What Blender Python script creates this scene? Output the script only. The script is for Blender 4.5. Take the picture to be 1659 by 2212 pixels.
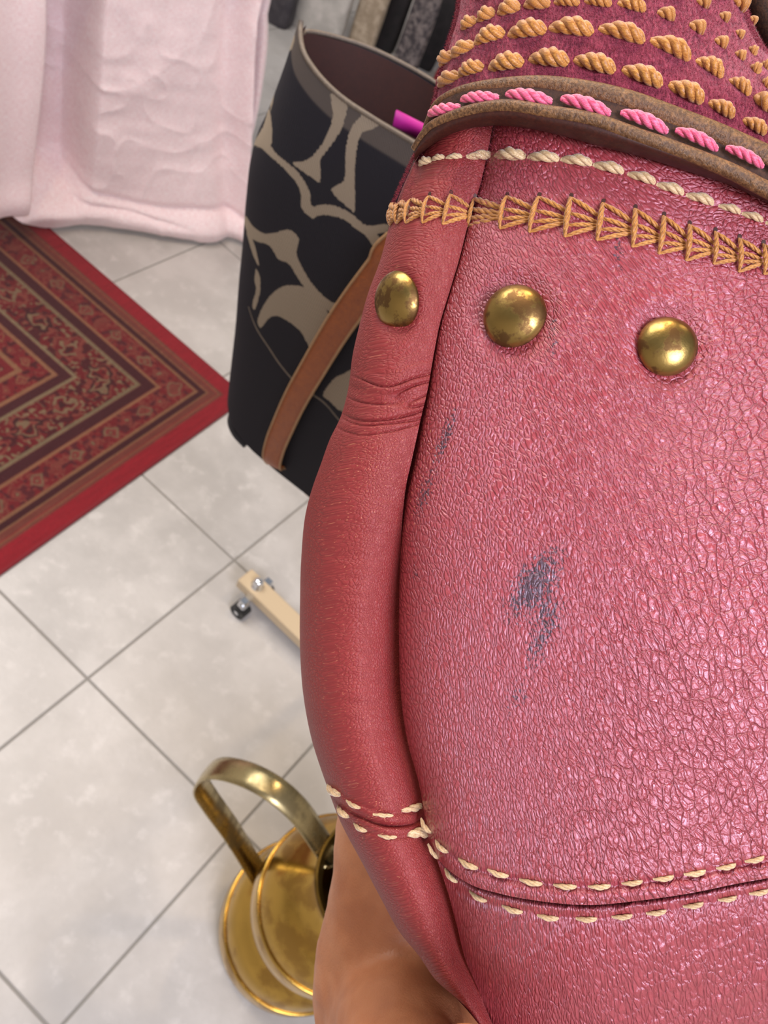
import bpy, math, random
import numpy as np
from mathutils import Matrix, Vector

for o in list(bpy.data.objects):
    bpy.data.objects.remove(o)
SC = bpy.context.scene
COL = SC.collection
rng = np.random.default_rng(7)
random.seed(7)

# ------------------------------------------------------------------ camera
F_PX, CXP, CYP = 1700.0, 829.5, 1106.0
PITCH, ROLL, CAM_H = 0.87712054, 0.5590342, 1.512742
cr, sr, cp, sp = math.cos(ROLL), math.sin(ROLL), math.cos(PITCH), math.sin(PITCH)
RX = np.array([cr, sr*sp, sr*cp])        # camera right
UY = np.array([-sr, cr*sp, cr*cp])       # camera up
FW = np.array([0.0, cp, -sp])            # camera forward
CAM = np.array([0.0, 0.0, CAM_H])
cam_data = bpy.data.cameras.new('camera')
cam = bpy.data.objects.new('camera', cam_data)
COL.objects.link(cam)
M = Matrix.Identity(4)
for i in range(3):
    M[i][0], M[i][1], M[i][2], M[i][3] = RX[i], UY[i], -FW[i], CAM[i]
cam.matrix_world = M
cam_data.sensor_fit = 'VERTICAL'
cam_data.sensor_height = 36.0
cam_data.lens = F_PX/2212*36.0
cam_data.clip_start = 0.01
cam_data.dof.use_dof = True
cam_data.dof.focus_distance = 0.158
cam_data.dof.aperture_fstop = 38.0
SC.camera = cam

# ------------------------------------------------------------------ world, lights, exposure
SC.view_settings.view_transform = 'Standard'
SC.view_settings.look = 'None'
SC.view_settings.gamma = 1.0
SC.view_settings.use_curve_mapping = False
SC.view_settings.exposure = 0.0
world = bpy.data.worlds.new('world'); SC.world = world
world.use_nodes = True
bg = world.node_tree.nodes['Background']
bg.inputs[0].default_value = (0.80, 0.84, 0.93, 1)
bg.inputs[1].default_value = 0.30


def area(name, loc, target, size, power, color, size_y=None, shape='RECTANGLE'):
    l = bpy.data.lights.new(name, 'AREA')
    l.shape = shape; l.size = size
    if size_y: l.size_y = size_y
    l.energy = power; l.color = color
    o = bpy.data.objects.new(name, l); COL.objects.link(o)
    o.location = loc
    d = Vector(target)-Vector(loc)
    o.rotation_euler = d.to_track_quat('-Z', 'Y').to_euler()
    return o


# the shop's daylight window behind and to the right of the viewer, warm ceiling lamps to the left
area('window_light', (1.25, -1.15, 2.95), (0.1, 0.2, 1.3), 1.1, 96, (0.87, 0.88, 1.0), 1.1)
area('left_fill_light', (-1.6, 1.0, 2.7), (-0.7, 1.3, 0.1), 1.6, 62, (1.0, 0.96, 0.92), 1.4)  # added soft fill over the cloth and rug, no real source there
for k, (x, y) in enumerate([(-0.75, 0.55), (-0.45, 1.15), (0.35, 1.5)]):
    area('ceiling_lamp', (x, y, 2.75), (x*0.3, 0.3, 1.2), 0.12, 7.5, (1.0, 0.72, 0.42), None, 'DISK')


# ------------------------------------------------------------------ helpers
def C(px, py, d):
    """point seen at pixel (px, py) at depth d along the optical axis"""
    px = np.asarray(px, float); py = np.asarray(py, float); d = np.asarray(d, float)
    x = (px-CXP)/F_PX*d; y = -(py-CYP)/F_PX*d
    return CAM + x[..., None]*RX + y[..., None]*UY + d[..., None]*FW


def on_z(px, py, z=0.0):
    r = C(px, py, 1.0)-CAM
    return CAM + r*((z-CAM_H)/r[..., 2])[..., None]


def on_plane(px, py, o, n):
    r = C(px, py, 1.0)-CAM
    o = np.asarray(o, float); n = np.asarray(n, float)
    t = ((o-CAM)@n)/(r@n)
    return CAM + r*t[..., None]


def pchip(xs, ys):
    """smooth curve through points (Catmull-Rom on a function), linear outside"""
    xs = np.array(xs, float); ys = np.array(ys, float)
    m = np.gradient(ys, xs)

    def f(x):
        x = np.asarray(x, float)
        i = np.clip(np.searchsorted(xs, x)-1, 0, len(xs)-2)
        h = xs[i+1]-xs[i]; t = (x-xs[i])/h
        tc = np.clip(t, 0, 1)
        h00 = 2*tc**3-3*tc**2+1; h10 = tc**3-2*tc**2+tc; h01 = -2*tc**3+3*tc**2; h11 = tc**3-tc**2
        v = h00*ys[i]+h10*h*m[i]+h01*ys[i+1]+h11*h*m[i+1]
        v = v + np.where(t < 0, t*h*m[i], 0) + np.where(t > 1, (t-1)*h*m[i+1], 0)
        return v
    return f


def spline(pts, n, closed=False):
    P = np.array(pts, float)
    k = len(P)
    out = []
    ts = np.linspace(0, k if closed else k-1, n, endpoint=not closed)
    for t in ts:
        i = int(min(math.floor(t), (k-1) if closed else (k-2))); u = t-i
        def g(j):
            if closed: return P[j % k]
            if j < 0: return 2*P[0]-P[1]
            if j >= k: return 2*P[-1]-P[-2]
            return P[j]
        a, b, c, d = g(i-1), g(i), g(i+1), g(i+2)
        out.append(0.5*((2*b)+(-a+c)*u+(2*a-5*b+4*c-d)*u*u+(-a+3*b-3*c+d)*u**3))
    return np.array(out)


_tab = rng.random((512, 512))


def vnoise(x, y, seed=0):
    """smooth 2-d value noise in 0..1"""
    x = np.asarray(x, float)+seed*17.31; y = np.asarray(y, float)+seed*9.77
    xi = np.floor(x).astype(int); yi = np.floor(y).astype(int)
    fx = x-xi; fy = y-yi
    fx = fx*fx*(3-2*fx); fy = fy*fy*(3-2*fy)
    a = _tab[xi & 511, yi & 511]; b = _tab[(xi+1) & 511, yi & 511]
    c = _tab[xi & 511, (yi+1) & 511]; d = _tab[(xi+1) & 511, (yi+1) & 511]
    return (a*(1-fx)+b*fx)*(1-fy)+(c*(1-fx)+d*fx)*fy


def fbm(x, y, seed=0, oct=3):
    s = 0; a = 0.5
    for o in range(oct):
        s = s+a*vnoise(np.asarray(x)*2**o, np.asarray(y)*2**o, seed+o*3); a *= 0.5
    return s/(1-0.5**oct)


def sstep(a, b, x):
    t = np.clip((x-a)/(b-a), 0, 1)
    return t*t*(3-2*t)


def mesh_obj(name, V, Fc, mat=None, parent=None, smooth=True, uv=None, attrs=None, cols=None):
    """V (n,3), Fc (m,3|4) -> ONE mesh object"""
    V = np.ascontiguousarray(V, dtype=np.float32); Fc = np.ascontiguousarray(Fc, dtype=np.int32)
    me = bpy.data.meshes.new(name)
    k = Fc.shape[1]
    me.vertices.add(len(V)); me.vertices.foreach_set('co', V.ravel())
    me.loops.add(Fc.size); me.loops.foreach_set('vertex_index', Fc.ravel())
    me.polygons.add(len(Fc))
    me.polygons.foreach_set('loop_start', np.arange(0, Fc.size, k, dtype=np.int32))
    me.update(calc_edges=True)
    me.polygons.foreach_set('use_smooth', np.full(len(Fc), bool(smooth)))
    if uv is not None:
        l = me.uv_layers.new(name='UVMap')
        l.data.foreach_set('uv', np.ascontiguousarray(uv[Fc.ravel()], dtype=np.float32).ravel())
    for nme, a in (attrs or {}).items():
        at = me.attributes.new(nme, 'FLOAT', 'POINT'); at.data.foreach_set('value', np.ascontiguousarray(a, dtype=np.float32).ravel())
    for nme, a in (cols or {}).items():
        a4 = np.ones((len(V), 4), dtype=np.float32); a4[:, :3] = a
        at = me.color_attributes.new(nme, 'FLOAT_COLOR', 'POINT'); at.data.foreach_set('color', a4.ravel())
    me.update()
    if mat: me.materials.append(mat)
    o = bpy.data.objects.new(name, me); COL.objects.link(o)
    if parent: o.parent = parent
    return o


def grid_faces(nu, nv, cu=False, cv=False, off=0, flip=False):
    iu = np.arange(nu if cu else nu-1); iv = np.arange(nv if cv else nv-1)
    a, b = np.meshgrid(iu, iv, indexing='ij')
    a2 = (a+1) % nu; b2 = (b+1) % nv
    F = np.stack([a*nv+b, a2*nv+b, a2*nv+b2, a*nv+b2], -1).reshape(-1, 4)+off
    return F[:, ::-1] if flip else F


def grid_obj(name, P, mat, parent=None, cu=False, cv=False, flip=False, uv=None, attrs=None, cols=None):
    nu, nv = P.shape[:2]
    r = lambda a: a.reshape(nu*nv, -1)
    return mesh_obj(name, P.reshape(-1, 3), grid_faces(nu, nv, cu, cv, 0, flip), mat, parent, True,
                    None if uv is None else r(uv), {k: v.ravel() for k, v in (attrs or {}).items()},
                    {k: r(v) for k, v in (cols or {}).items()})


def grid_normals(P):
    du = np.gradient(P, axis=0); dv = np.gradient(P, axis=1)
    n = np.cross(du, dv); n /= np.linalg.norm(n, axis=-1, keepdims=True)+1e-12
    return n


def merge(parts):
    V = []; Fq = []; o = 0
    for v, f in parts:
        V.append(v); Fq.append(f+o); o += len(v)
    return np.concatenate(V), np.concatenate(Fq)


def sweep(path, nrm, prof, closed_prof=True, scale=None, taper=None):
    """sweep profile (across, out) along the path; nrm gives the outward direction at each point"""
    P = np.array(path, float); N = np.array(nrm, float)
    if N.ndim == 1: N = np.tile(N, (len(P), 1))
    T = np.gradient(P, axis=0); T /= np.linalg.norm(T, axis=1, keepdims=True)
    B = np.cross(T, N); B /= np.linalg.norm(B, axis=1, keepdims=True)
    N = np.cross(B, T)
    prof = np.array(prof, float)
    s = np.ones(len(P)) if scale is None else np.asarray(scale)
    V = P[:, None]+(prof[None, :, :1]*B[:, None]+prof[None, :, 1:]*N[:, None])*s[:, None, None]
    F = grid_faces(len(P), len(prof), False, closed_prof)
    V = V.reshape(-1, 3)
    if closed_prof:   # end caps as fans
        m = len(prof)
        c0 = len(V); V = np.concatenate([V, [P[0], P[-1]]])
        cap = [[c0, (j+1) % m, j, j] for j in range(m)]+[[c0+1, (len(P)-1)*m+j, (len(P)-1)*m+(j+1) % m, (len(P)-1)*m+(j+1) % m] for j in range(m)]
        F = np.concatenate([F, np.array(cap)])
    return V, F


def circ(r, n=12, ry=None):
    a = np.linspace(0, 2*np.pi, n, endpoint=False)
    return np.stack([np.cos(a)*r, np.sin(a)*(ry or r)], -1)


def clean(V, F):
    """quads with a repeated vertex -> triangles"""
    q = np.asarray(F)
    deg = q[:, 2] == q[:, 3]
    tris = np.concatenate([q[deg][:, :3], q[~deg][:, [0, 1, 2]], q[~deg][:, [0, 2, 3]]])
    return V, tris


def mobj(name, VF, mat, parent=None, smooth=True):
    V, F = clean(*VF)
    return mesh_obj(name, V, F, mat, parent, smooth)


def boxvf(c, ax, half, bev=0.0):
    """bevelled box, centre c, axes ax (3x3 rows), half sizes"""
    ax = np.array(ax, float); h = np.array(half, float); b = bev
    V = []
    for s in [(x, y, z) for x in (-1, 1) for y in (-1, 1) for z in (-1, 1)]:
        s = np.array(s)
        for k in range(3):
            o = h-b; o[k] = h[k]
            V.append(c+(s*o)@ax)
    V = np.array(V)
    idx = lambda x, y, z, k: ((x*2+y)*2+z)*3+k
    F = []
    F += [[idx(v, 0, 0, 0), idx(v, 1, 0, 0), idx(v, 1, 1, 0), idx(v, 0, 1, 0)] for v in (0, 1)]
    F += [[idx(0, v, 0, 1), idx(1, v, 0, 1), idx(1, v, 1, 1), idx(0, v, 1, 1)] for v in (0, 1)]
    F += [[idx(0, 0, v, 2), idx(1, 0, v, 2), idx(1, 1, v, 2), idx(0, 1, v, 2)] for v in (0, 1)]
    for a in (0, 1):
        for b_ in (0, 1):
            F += [[idx(0, a, b_, 1), idx(1, a, b_, 1), idx(1, a, b_, 2), idx(0, a, b_, 2)],
                  [idx(a, 0, b_, 0), idx(a, 1, b_, 0), idx(a, 1, b_, 2), idx(a, 0, b_, 2)],
                  [idx(a, b_, 0, 0), idx(a, b_, 1, 0), idx(a, b_, 1, 1), idx(a, b_, 0, 1)]]
            for c_ in (0, 1):
                i = [idx(a, b_, c_, k) for k in range(3)]
                F.append(i+[i[2]])
    return V, np.array(F)


def lathe(prof, n=64, origin=(0, 0, 0)):
    prof = np.array(prof, float)
    a = np.linspace(0, 2*np.pi, n, endpoint=False)
    V = np.stack([prof[:, None, 0]*np.cos(a), prof[:, None, 0]*np.sin(a), np.repeat(prof[:, None, 1], n, 1)], -1)
    return V.reshape(-1, 3)+np.array(origin), grid_faces(len(prof), n, False, True)


def fix_normals(o):
    import bmesh
    bm = bmesh.new(); bm.from_mesh(o.data)
    bmesh.ops.recalc_face_normals(bm, faces=bm.faces)
    bm.to_mesh(o.data); bm.free()


def tag(o, label=None, cat=None, group=None, kind=None):
    if label: o['label'] = label
    if cat: o['category'] = cat
    if group: o['group'] = group
    if kind: o['kind'] = kind
    return o


def empty(name, loc=(0, 0, 0)):
    o = bpy.data.objects.new(name, None); COL.objects.link(o); o.location = loc
    o.empty_display_size = 0.05
    return o


def adopt(root):
    """children were built in world coordinates: keep them there"""
    bpy.context.view_layer.update()
    inv = Matrix.Translation(root.location).inverted()
    for c in root.children:
        c.matrix_parent_inverse = inv


# ------------------------------------------------------------------ materials
class Mat:
    def __init__(s, name):
        s.m = bpy.data.materials.new(name); s.m.use_nodes = True
        s.t = s.m.node_tree; s.b = s.t.nodes['Principled BSDF']

    def n(s, typ, **kw):
        nd = s.t.nodes.new(typ)
        for k, v in kw.items():
            if k.startswith('i_'):
                key = k[2:]; key = int(key) if key.isdigit() else key.replace('_', ' ')
                s.set(nd.inputs[key], v)
            else: setattr(nd, k, v)
        return nd

    def set(s, inp, v):
        if isinstance(v, bpy.types.NodeSocket): s.t.links.new(v, inp)
        else: inp.default_value = v

    def math(s, op, a, b=None, c=None, clamp=False):
        nd = s.n('ShaderNodeMath', operation=op, use_clamp=clamp)
        s.set(nd.inputs[0], a)
        if b is not None: s.set(nd.inputs[1], b)
        if c is not None: s.set(nd.inputs[2], c)
        return nd.outputs[0]

    def mix(s, f, a, b, typ='MIX'):
        nd = s.n('ShaderNodeMix', data_type='RGBA', blend_type=typ)
        s.set(nd.inputs[0], f); s.set(nd.inputs[6], a); s.set(nd.inputs[7], b)
        return nd.outputs[2]

    def smooth(s, x, a, b, lo=0.0, hi=1.0):
        nd = s.n('ShaderNodeMapRange', interpolation_type='SMOOTHSTEP')
        s.set(nd.inputs[0], x); nd.inputs[1].default_value = a; nd.inputs[2].default_value = b
        nd.inputs[3].default_value = lo; nd.inputs[4].default_value = hi
        return nd.outputs[0]

    def base(s, **kw):
        for k, v in kw.items(): s.set(s.b.inputs[k.replace('_', ' ')], v)
        return s

    def bump(s, h, dist, strength=1.0, prev=None):
        nd = s.n('ShaderNodeBump'); nd.inputs['Strength'].default_value = strength
        nd.inputs['Distance'].default_value = dist
        s.set(nd.inputs['Height'], h)
        if prev is not None: s.set(nd.inputs['Normal'], prev)
        return nd.outputs[0]

    def coord(s, which='Object'): return s.n('ShaderNodeTexCoord').outputs[which]

    def noise(s, vec, scale, detail=3.0, rough=0.5, dim='3D'):
        nd = s.n('ShaderNodeTexNoise', noise_dimensions=dim); s.set(nd.inputs['Vector'], vec)
        nd.inputs['Scale'].default_value = scale; nd.inputs['Detail'].default_value = detail
        nd.inputs['Roughness'].default_value = rough
        return nd.outputs['Fac']

    def voro(s, vec, scale, feature='F1', dim='3D', smoothness=None, rand=1.0):
        nd = s.n('ShaderNodeTexVoronoi', feature=feature, voronoi_dimensions=dim)
        s.set(nd.inputs['Vector'], vec); nd.inputs['Scale'].default_value = scale
        nd.inputs['Randomness'].default_value = rand
        if smoothness is not None: nd.inputs['Smoothness'].default_value = smoothness
        return nd.outputs['Distance']

    def mapping(s, vec, scale=(1, 1, 1), rot=(0, 0, 0), loc=(0, 0, 0)):
        nd = s.n('ShaderNodeMapping'); s.set(nd.inputs['Vector'], vec)
        nd.inputs['Scale'].default_value = scale; nd.inputs['Rotation'].default_value = rot
        nd.inputs['Location'].default_value = loc
        return nd.outputs[0]

    def attr(s, name, out='Fac'): return s.n('ShaderNodeAttribute', attribute_name=name).outputs[out]


def srgb(r, g, b):
    f = lambda c: (c/255/12.92) if c/255 <= 0.04045 else ((c/255+0.055)/1.055)**2.4
    return (f(r), f(g), f(b), 1.0)


def simple(name, col, rough=0.5, metal=0.0, **kw):
    m = Mat(name); m.base(Base_Color=col, Roughness=rough, Metallic=metal, **kw)
    return m.m


def leather_mat(name, col, dark, pale, bumpd, rough, crack=1.0, freq=1.0, coat=0.45, spec=1.0, sheen_col=(0.95, 0.74, 1.0, 1)):
    m = Mat(name)
    uv = m.coord('UV')
    # warp the grain a little
    w = m.n('ShaderNodeTexNoise', noise_dimensions='2D'); m.set(w.inputs['Vector'], uv)
    w.inputs['Scale'].default_value = 0.35; w.inputs['Detail'].default_value = 3
    vm = m.n('ShaderNodeVectorMath', operation='MULTIPLY_ADD')
    m.set(vm.inputs[0], w.outputs['Color']); vm.inputs[1].default_value = (1.6, 1.6, 0); m.set(vm.inputs[2], uv)
    g = m.mapping(vm.outputs[0], (freq, freq, 1))
    f1 = m.voro(g, 1.0, 'SMOOTH_F1', '2D', 0.35)
    e1 = m.voro(g, 1.0, 'DISTANCE_TO_EDGE', '2D')
    e2 = m.voro(m.mapping(g, (0.6, 0.42, 1), (0, 0, 0.5)), 1.0, 'DISTANCE_TO_EDGE', '2D')
    n1 = m.noise(g, 1.7, 4, 0.6, '2D')
    pebble = m.smooth(e1, 0.0, 0.30)
    cr_ = m.smooth(e2, 0.0, 0.075)
    h = m.math('MULTIPLY_ADD', pebble, 0.50, m.math('MULTIPLY', n1, 0.8))
    h = m.math('MULTIPLY_ADD', m.math('MULTIPLY', m.math('SUBTRACT', cr_, 1.0), m.attr('crack')), 0.8*crack, m.math('ADD', h, 0.7*crack))
    h = m.math('SUBTRACT', h, m.math('MULTIPLY', f1, 0.35))
    fine = m.noise(g, 9.0, 3, 0.6, '2D')
    nrm = m.bump(h, bumpd, 1.0)
    nrm = m.bump(fine, bumpd*0.12, 1.0, nrm)
    hn = m.smooth(h, 0.35, 1.75)
    big = m.noise(uv, 0.06, 3, 0.5, '2D')
    c = m.mix(hn, dark, col)
    c = m.mix(m.smooth(h, 1.35, 1.95, 0, 0.55), c, pale)
    c = m.mix(m.smooth(big, 0.3, 0.75, 0, 0.18), c, dark)
    # rubbed pale specks
    spk = m.math('MULTIPLY', m.smooth(m.noise(g, 3.2, 2, 0.5, '2D'), 0.66, 0.74), m.attr('wear'))
    c = m.mix(spk, c, srgb(226, 158, 118))
    # ink stain
    st = m.attr('stain')
    ns = m.noise(m.coord('Object'), 1500, 3, 0.75)
    mask = m.smooth(m.math('MULTIPLY_ADD', m.math('SUBTRACT', ns, 0.5), 3.0, st), 0.33, 0.62)
    mask = m.math('MULTIPLY', mask, m.smooth(st, 0.03, 0.22), clamp=True)
    c = m.mix(m.math('MULTIPLY', mask, 0.92), c, srgb(50, 40, 52))
    m.base(Base_Color=c, Roughness=m.math('MULTIPLY_ADD', n1, 0.12, rough-0.06), Normal=nrm)
    m.b.inputs['Specular IOR Level'].default_value = spec
    m.b.inputs['Specular Tint'].default_value = sheen_col
    m.b.inputs['Coat Weight'].default_value = coat
    m.t.links.new(nrm, m.b.inputs['Coat Normal'])
    m.b.inputs['Coat Roughness'].default_value = 0.34
    m.b.inputs['Subsurface Weight'].default_value = 0.0
    return m.m


M_LEATHER = leather_mat('pink_leather', srgb(164, 62, 70), srgb(142, 46, 54), srgb(188, 92, 94), 0.00029, 0.30, 0.85, 1.2, 0.85)
M_GUSSET = leather_mat('shaded_pink_leather', srgb(150, 54, 54), srgb(130, 42, 44), srgb(172, 78, 72), 0.00014, 0.52, 0.2, 1.7, 0.06, 0.5, (1, 0.85, 0.85, 1))  # same pink leather darkened: the shade of the side is in the colour


def suede_mat():
    m = Mat('burgundy_suede')
    uv = m.coord('UV')
    n1 = m.noise(m.mapping(uv, (1.0, 0.45, 1)), 60, 4, 0.65, '2D')
    n2 = m.noise(uv, 6, 3, 0.5, '2D')
    c = m.mix(m.smooth(n1, 0.3, 0.75), srgb(92, 26, 44), srgb(158, 64, 84))
    c = m.mix(m.smooth(n2, 0.3, 0.7, 0, 0.4), c, srgb(124, 38, 56))
    m.base(Base_Color=c, Roughness=0.95, Normal=m.bump(n1, 0.0004))
    m.b.inputs['Sheen Weight'].default_value = 0.5
    m.b.inputs['Sheen Tint'].default_value = (1, 0.6, 0.7, 1)
    m.b.inputs['Specular IOR Level'].default_value = 0.1
    return m.m


M_SUEDE = suede_mat()


def fibre_mat():
    m = Mat('suede_nap')
    rnd = m.attr('rnd')
    c = m.mix(rnd, srgb(96, 28, 46), srgb(190, 88, 104))
    m.base(Base_Color=c, Roughness=0.8)
    m.b.inputs['Specular IOR Level'].default_value = 0.2
    return m.m


M_NAP = fibre_mat()


def thread_mat(name, a, b, sheen=0.4, rough=0.42):
    m = Mat(name)
    o = m.coord('Object')
    n = m.noise(m.mapping(o, (8, 40, 40)), 1.0, 3, 0.6)
    oi = m.n('ShaderNodeObjectInfo').outputs['Random']
    c = m.mix(m.smooth(n, 0.3, 0.7), a, b)
    c = m.mix(m.math('MULTIPLY', oi, 0.3), c, a)
    m.base(Base_Color=c, Roughness=rough, Normal=m.bump(n, 0.00008))
    m.b.inputs['Sheen Weight'].default_value = sheen
    return m.m


M_GOLD = thread_mat('gold_thread', srgb(150, 88, 20), srgb(208, 146, 66))
M_CREAM = thread_mat('cream_thread', srgb(176, 140, 96), srgb(226, 200, 160))
M_PINKT = thread_mat('pink_thread', srgb(206, 58, 92), srgb(240, 118, 160))


def brown_mat(name, a, b, rough, glint):
    m = Mat(name)
    o = m.coord('Object')
    n = m.noise(o, 1600, 4, 0.65); n2 = m.noise(o, 200, 3, 0.5)
    c = m.mix(m.smooth(n, 0.35, 0.7), a, b)
    c = m.mix(m.smooth(n2, 0.35, 0.7, 0, 0.4), c, a)
    m.base(Base_Color=c, Roughness=rough, Normal=m.bump(n, glint))
    m.b.inputs['Specular IOR Level'].default_value = 0.5
    return m.m


M_BROWN = brown_mat('brown_leather_cord', srgb(78, 50, 28), srgb(138, 98, 60), 0.42, 0.0003)
M_EDGE = brown_mat('dark_edge_paint', srgb(48, 14, 8), srgb(72, 28, 16), 0.5, 0.00006)
M_CHANNEL = brown_mat('dark_brown_channel', srgb(44, 20, 10), srgb(76, 42, 22), 0.7, 0.0001)


def brass_mat(name, col, dark, tarn, rough, scale):
    m = Mat(name)
    o = m.coord('Object')
    n = m.noise(o, scale, 4, 0.6); n2 = m.noise(o, scale*5, 3, 0.6)
    t = m.smooth(n, 0.5, 0.62, 0, tarn)
    c = m.mix(t, col, dark)
    m.base(Base_Color=c, Metallic=1.0, Roughness=m.math('MULTIPLY_ADD', t, 0.25, m.math('MULTIPLY_ADD', n2, 0.1, rough)),
           Normal=m.bump(n2, 0.00003))
    return m.m


M_RIVET = brass_mat('aged_brass', srgb(156, 130, 76), srgb(92, 62, 42), 0.8, 0.27, 260)
M_JUG = brass_mat('polished_brass', srgb(186, 150, 74), srgb(136, 100, 50), 0.6, 0.15, 14)
M_JUG_IN = brass_mat('dark_brass', srgb(92, 70, 30), srgb(50, 38, 20), 0.8, 0.4, 14)  # inside of the jug, a darker brass than the body
M_HANDLE = brass_mat('dull_grey_brass', srgb(176, 160, 118), srgb(112, 100, 74), 0.7, 0.22, 18)


def skin_mat():
    m = Mat('skin')
    o = m.coord('Object')
    n = m.noise(o, 900, 3, 0.6); n2 = m.noise(o, 45, 3, 0.55)
    c = m.mix(m.smooth(n2, 0.3, 0.7), srgb(168, 104, 68), srgb(196, 132, 92))
    v = m.voro(m.mapping(o, (1, 1, 2)), 700, 'DISTANCE_TO_EDGE')
    m.base(Base_Color=c, Roughness=0.5, Normal=m.bump(m.math('ADD', m.math('MULTIPLY', n, 0.5), m.smooth(v, 0, 0.2)), 0.00004))
    m.b.inputs['Subsurface Weight'].default_value = 0.15
    m.b.inputs['Subsurface Radius'].default_value = (0.006, 0.0025, 0.0015)
    m.b.inputs['Subsurface Scale'].default_value = 1.0
    return m.m


M_SKIN = skin_mat()


def tile_mat():
    m = Mat('glazed_stone_tile')
    o = m.n('ShaderNodeNewGeometry').outputs['Position']
    oi = m.n('ShaderNodeObjectInfo').outputs['Random']
    n = m.noise(o, 5, 4, 0.6); n2 = m.noise(o, 24, 4, 0.6); n3 = m.noise(o, 120, 3, 0.6)
    c = m.mix(m.smooth(n, 0.35, 0.68), srgb(164, 160, 156), srgb(184, 180, 176))
    c = m.mix(m.smooth(n2, 0.52, 0.72, 0, 0.5), c, srgb(200, 196, 192))
    c = m.mix(m.smooth(n3, 0.5, 0.75, 0, 0.22), c, srgb(162, 157, 152))
    c = m.mix(m.math('MULTIPLY', oi, 0.25), c, srgb(184, 179, 174))
    m.base(Base_Color=c, Roughness=m.math('MULTIPLY_ADD', n2, 0.12, 0.34), Normal=m.bump(n3, 0.0004))
    return m.m


M_TILE = tile_mat()
M_GROUT = simple('grout', srgb(132, 128, 122), 0.9)


def rug_mat():
    m = Mat('woven_rug')
    o = m.n('ShaderNodeNewGeometry').outputs['Position']
    n = m.noise(m.mapping(o, (700, 180, 300), (0, 0, 0.2)), 1.0, 2, 0.6)
    c = m.mix(m.smooth(n, 0.3, 0.7, 0, 0.35), m.attr('pattern', 'Color'), (0.02, 0.008, 0.008, 1))
    m.base(Base_Color=m.mix(0.36, c, (0.03, 0.012, 0.012, 1)), Roughness=0.95, Normal=m.bump(n, 0.0015))
    m.b.inputs['Sheen Weight'].default_value = 0.2
    m.b.inputs['Specular IOR Level'].default_value = 0.1
    return m.m


M_RUG = rug_mat()
M_RUG_EDGE = simple('rug_binding', srgb(112, 20, 30), 0.9)


def cloth_mat():
    m = Mat('pale_pink_linen')
    uv = m.coord('UV')
    n = m.noise(m.mapping(uv, (500, 90, 1)), 1.0, 2, 0.6, '2D'); n1 = m.noise(m.mapping(uv, (90, 500, 1)), 1.0, 2, 0.6, '2D')
    h = m.math('ADD', n, n1)
    c = m.mix(m.smooth(h, 0.7, 1.3), srgb(240, 208, 212), srgb(250, 230, 232))
    m.base(Base_Color=c, Roughness=0.8, Normal=m.bump(h, 0.0006))
    m.b.inputs['Sheen Weight'].default_value = 0.3
    m.b.inputs['Subsurface Weight'].default_value = 0.15
    m.b.inputs['Subsurface Radius'].default_value = (0.03, 0.012, 0.012)
    m.b.inputs['Subsurface Scale'].default_value = 0.5
    return m.m


M_CLOTH = cloth_mat()


def canvas_mat():
    m = Mat('signature_jacquard')
    uv = m.coord('UV')
    wv = m.n('ShaderNodeTexWave', wave_type='BANDS', bands_direction='DIAGONAL', wave_profile='SIN')
    m.set(wv.inputs['Vector'], uv); wv.inputs['Scale'].default_value = 260.0
    wv.inputs['Distortion'].default_value = 0.6; wv.inputs['Detail'].default_value = 1
    tw = wv.outputs['Fac']
    pat = m.attr('pattern')
    beige = m.mix(tw, srgb(118, 104, 88), srgb(172, 158, 140))
    navy = m.mix(tw, srgb(20, 19, 26), srgb(40, 38, 46))
    c = m.mix(m.attr('trim'), navy, srgb(84, 76, 72))
    c = m.mix(m.smooth(pat, 0.35, 0.65), c, beige)
    m.base(Base_Color=c, Roughness=0.8, Normal=m.bump(tw, 0.0003))
    m.b.inputs['Specular IOR Level'].default_value = 0.25
    return m.m


M_CANVAS = canvas_mat()
M_NAVY = brown_mat('navy_trim', srgb(30, 30, 38), srgb(52, 50, 56), 0.6, 0.0002)
M_PIPING = brown_mat('taupe_piping', srgb(84, 74, 66), srgb(124, 110, 94), 0.55, 0.0002)
M_LINING = brown_mat('brown_lining', srgb(46, 18, 12), srgb(66, 28, 18), 0.75, 0.0002)
M_LINING_DARK = simple('black_lining', srgb(16, 12, 18), 0.9)
M_TAN = brown_mat('tan_leather_strap', srgb(122, 54, 8), srgb(180, 96, 22), 0.38, 0.0003)
M_TANEDGE = brown_mat('tan_strap_edge', srgb(150, 112, 74), srgb(190, 150, 108), 0.5, 0.0003)
M_MAGENTA = simple('magenta_lining_tag', srgb(186, 30, 140), 0.6)
M_STEEL = simple('chrome', (0.75, 0.78, 0.82, 1), 0.15, 1.0)
M_BAR = simple('cream_painted_metal', srgb(188, 168, 138), 0.35)
M_RUBBER = simple('black_rubber', srgb(28, 30, 32), 0.5)

# ================================================================== SETTING: tiled floor
TILE = 0.40
GY, OA, OB = 1.35590034, 1.10541979, -1.03398485


def grid_to_world(a, b):
    """floor-grid coordinates (tiles) -> world xy, the inverse of the fitted tile grid"""
    A = (a+OA)*TILE; B = (b+OB)*TILE
    c, s = math.cos(GY), math.sin(GY)
    # A = c X + s Y ; B = s X - c Y
    return np.array([c*A+s*B, s*A-c*B])


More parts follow.
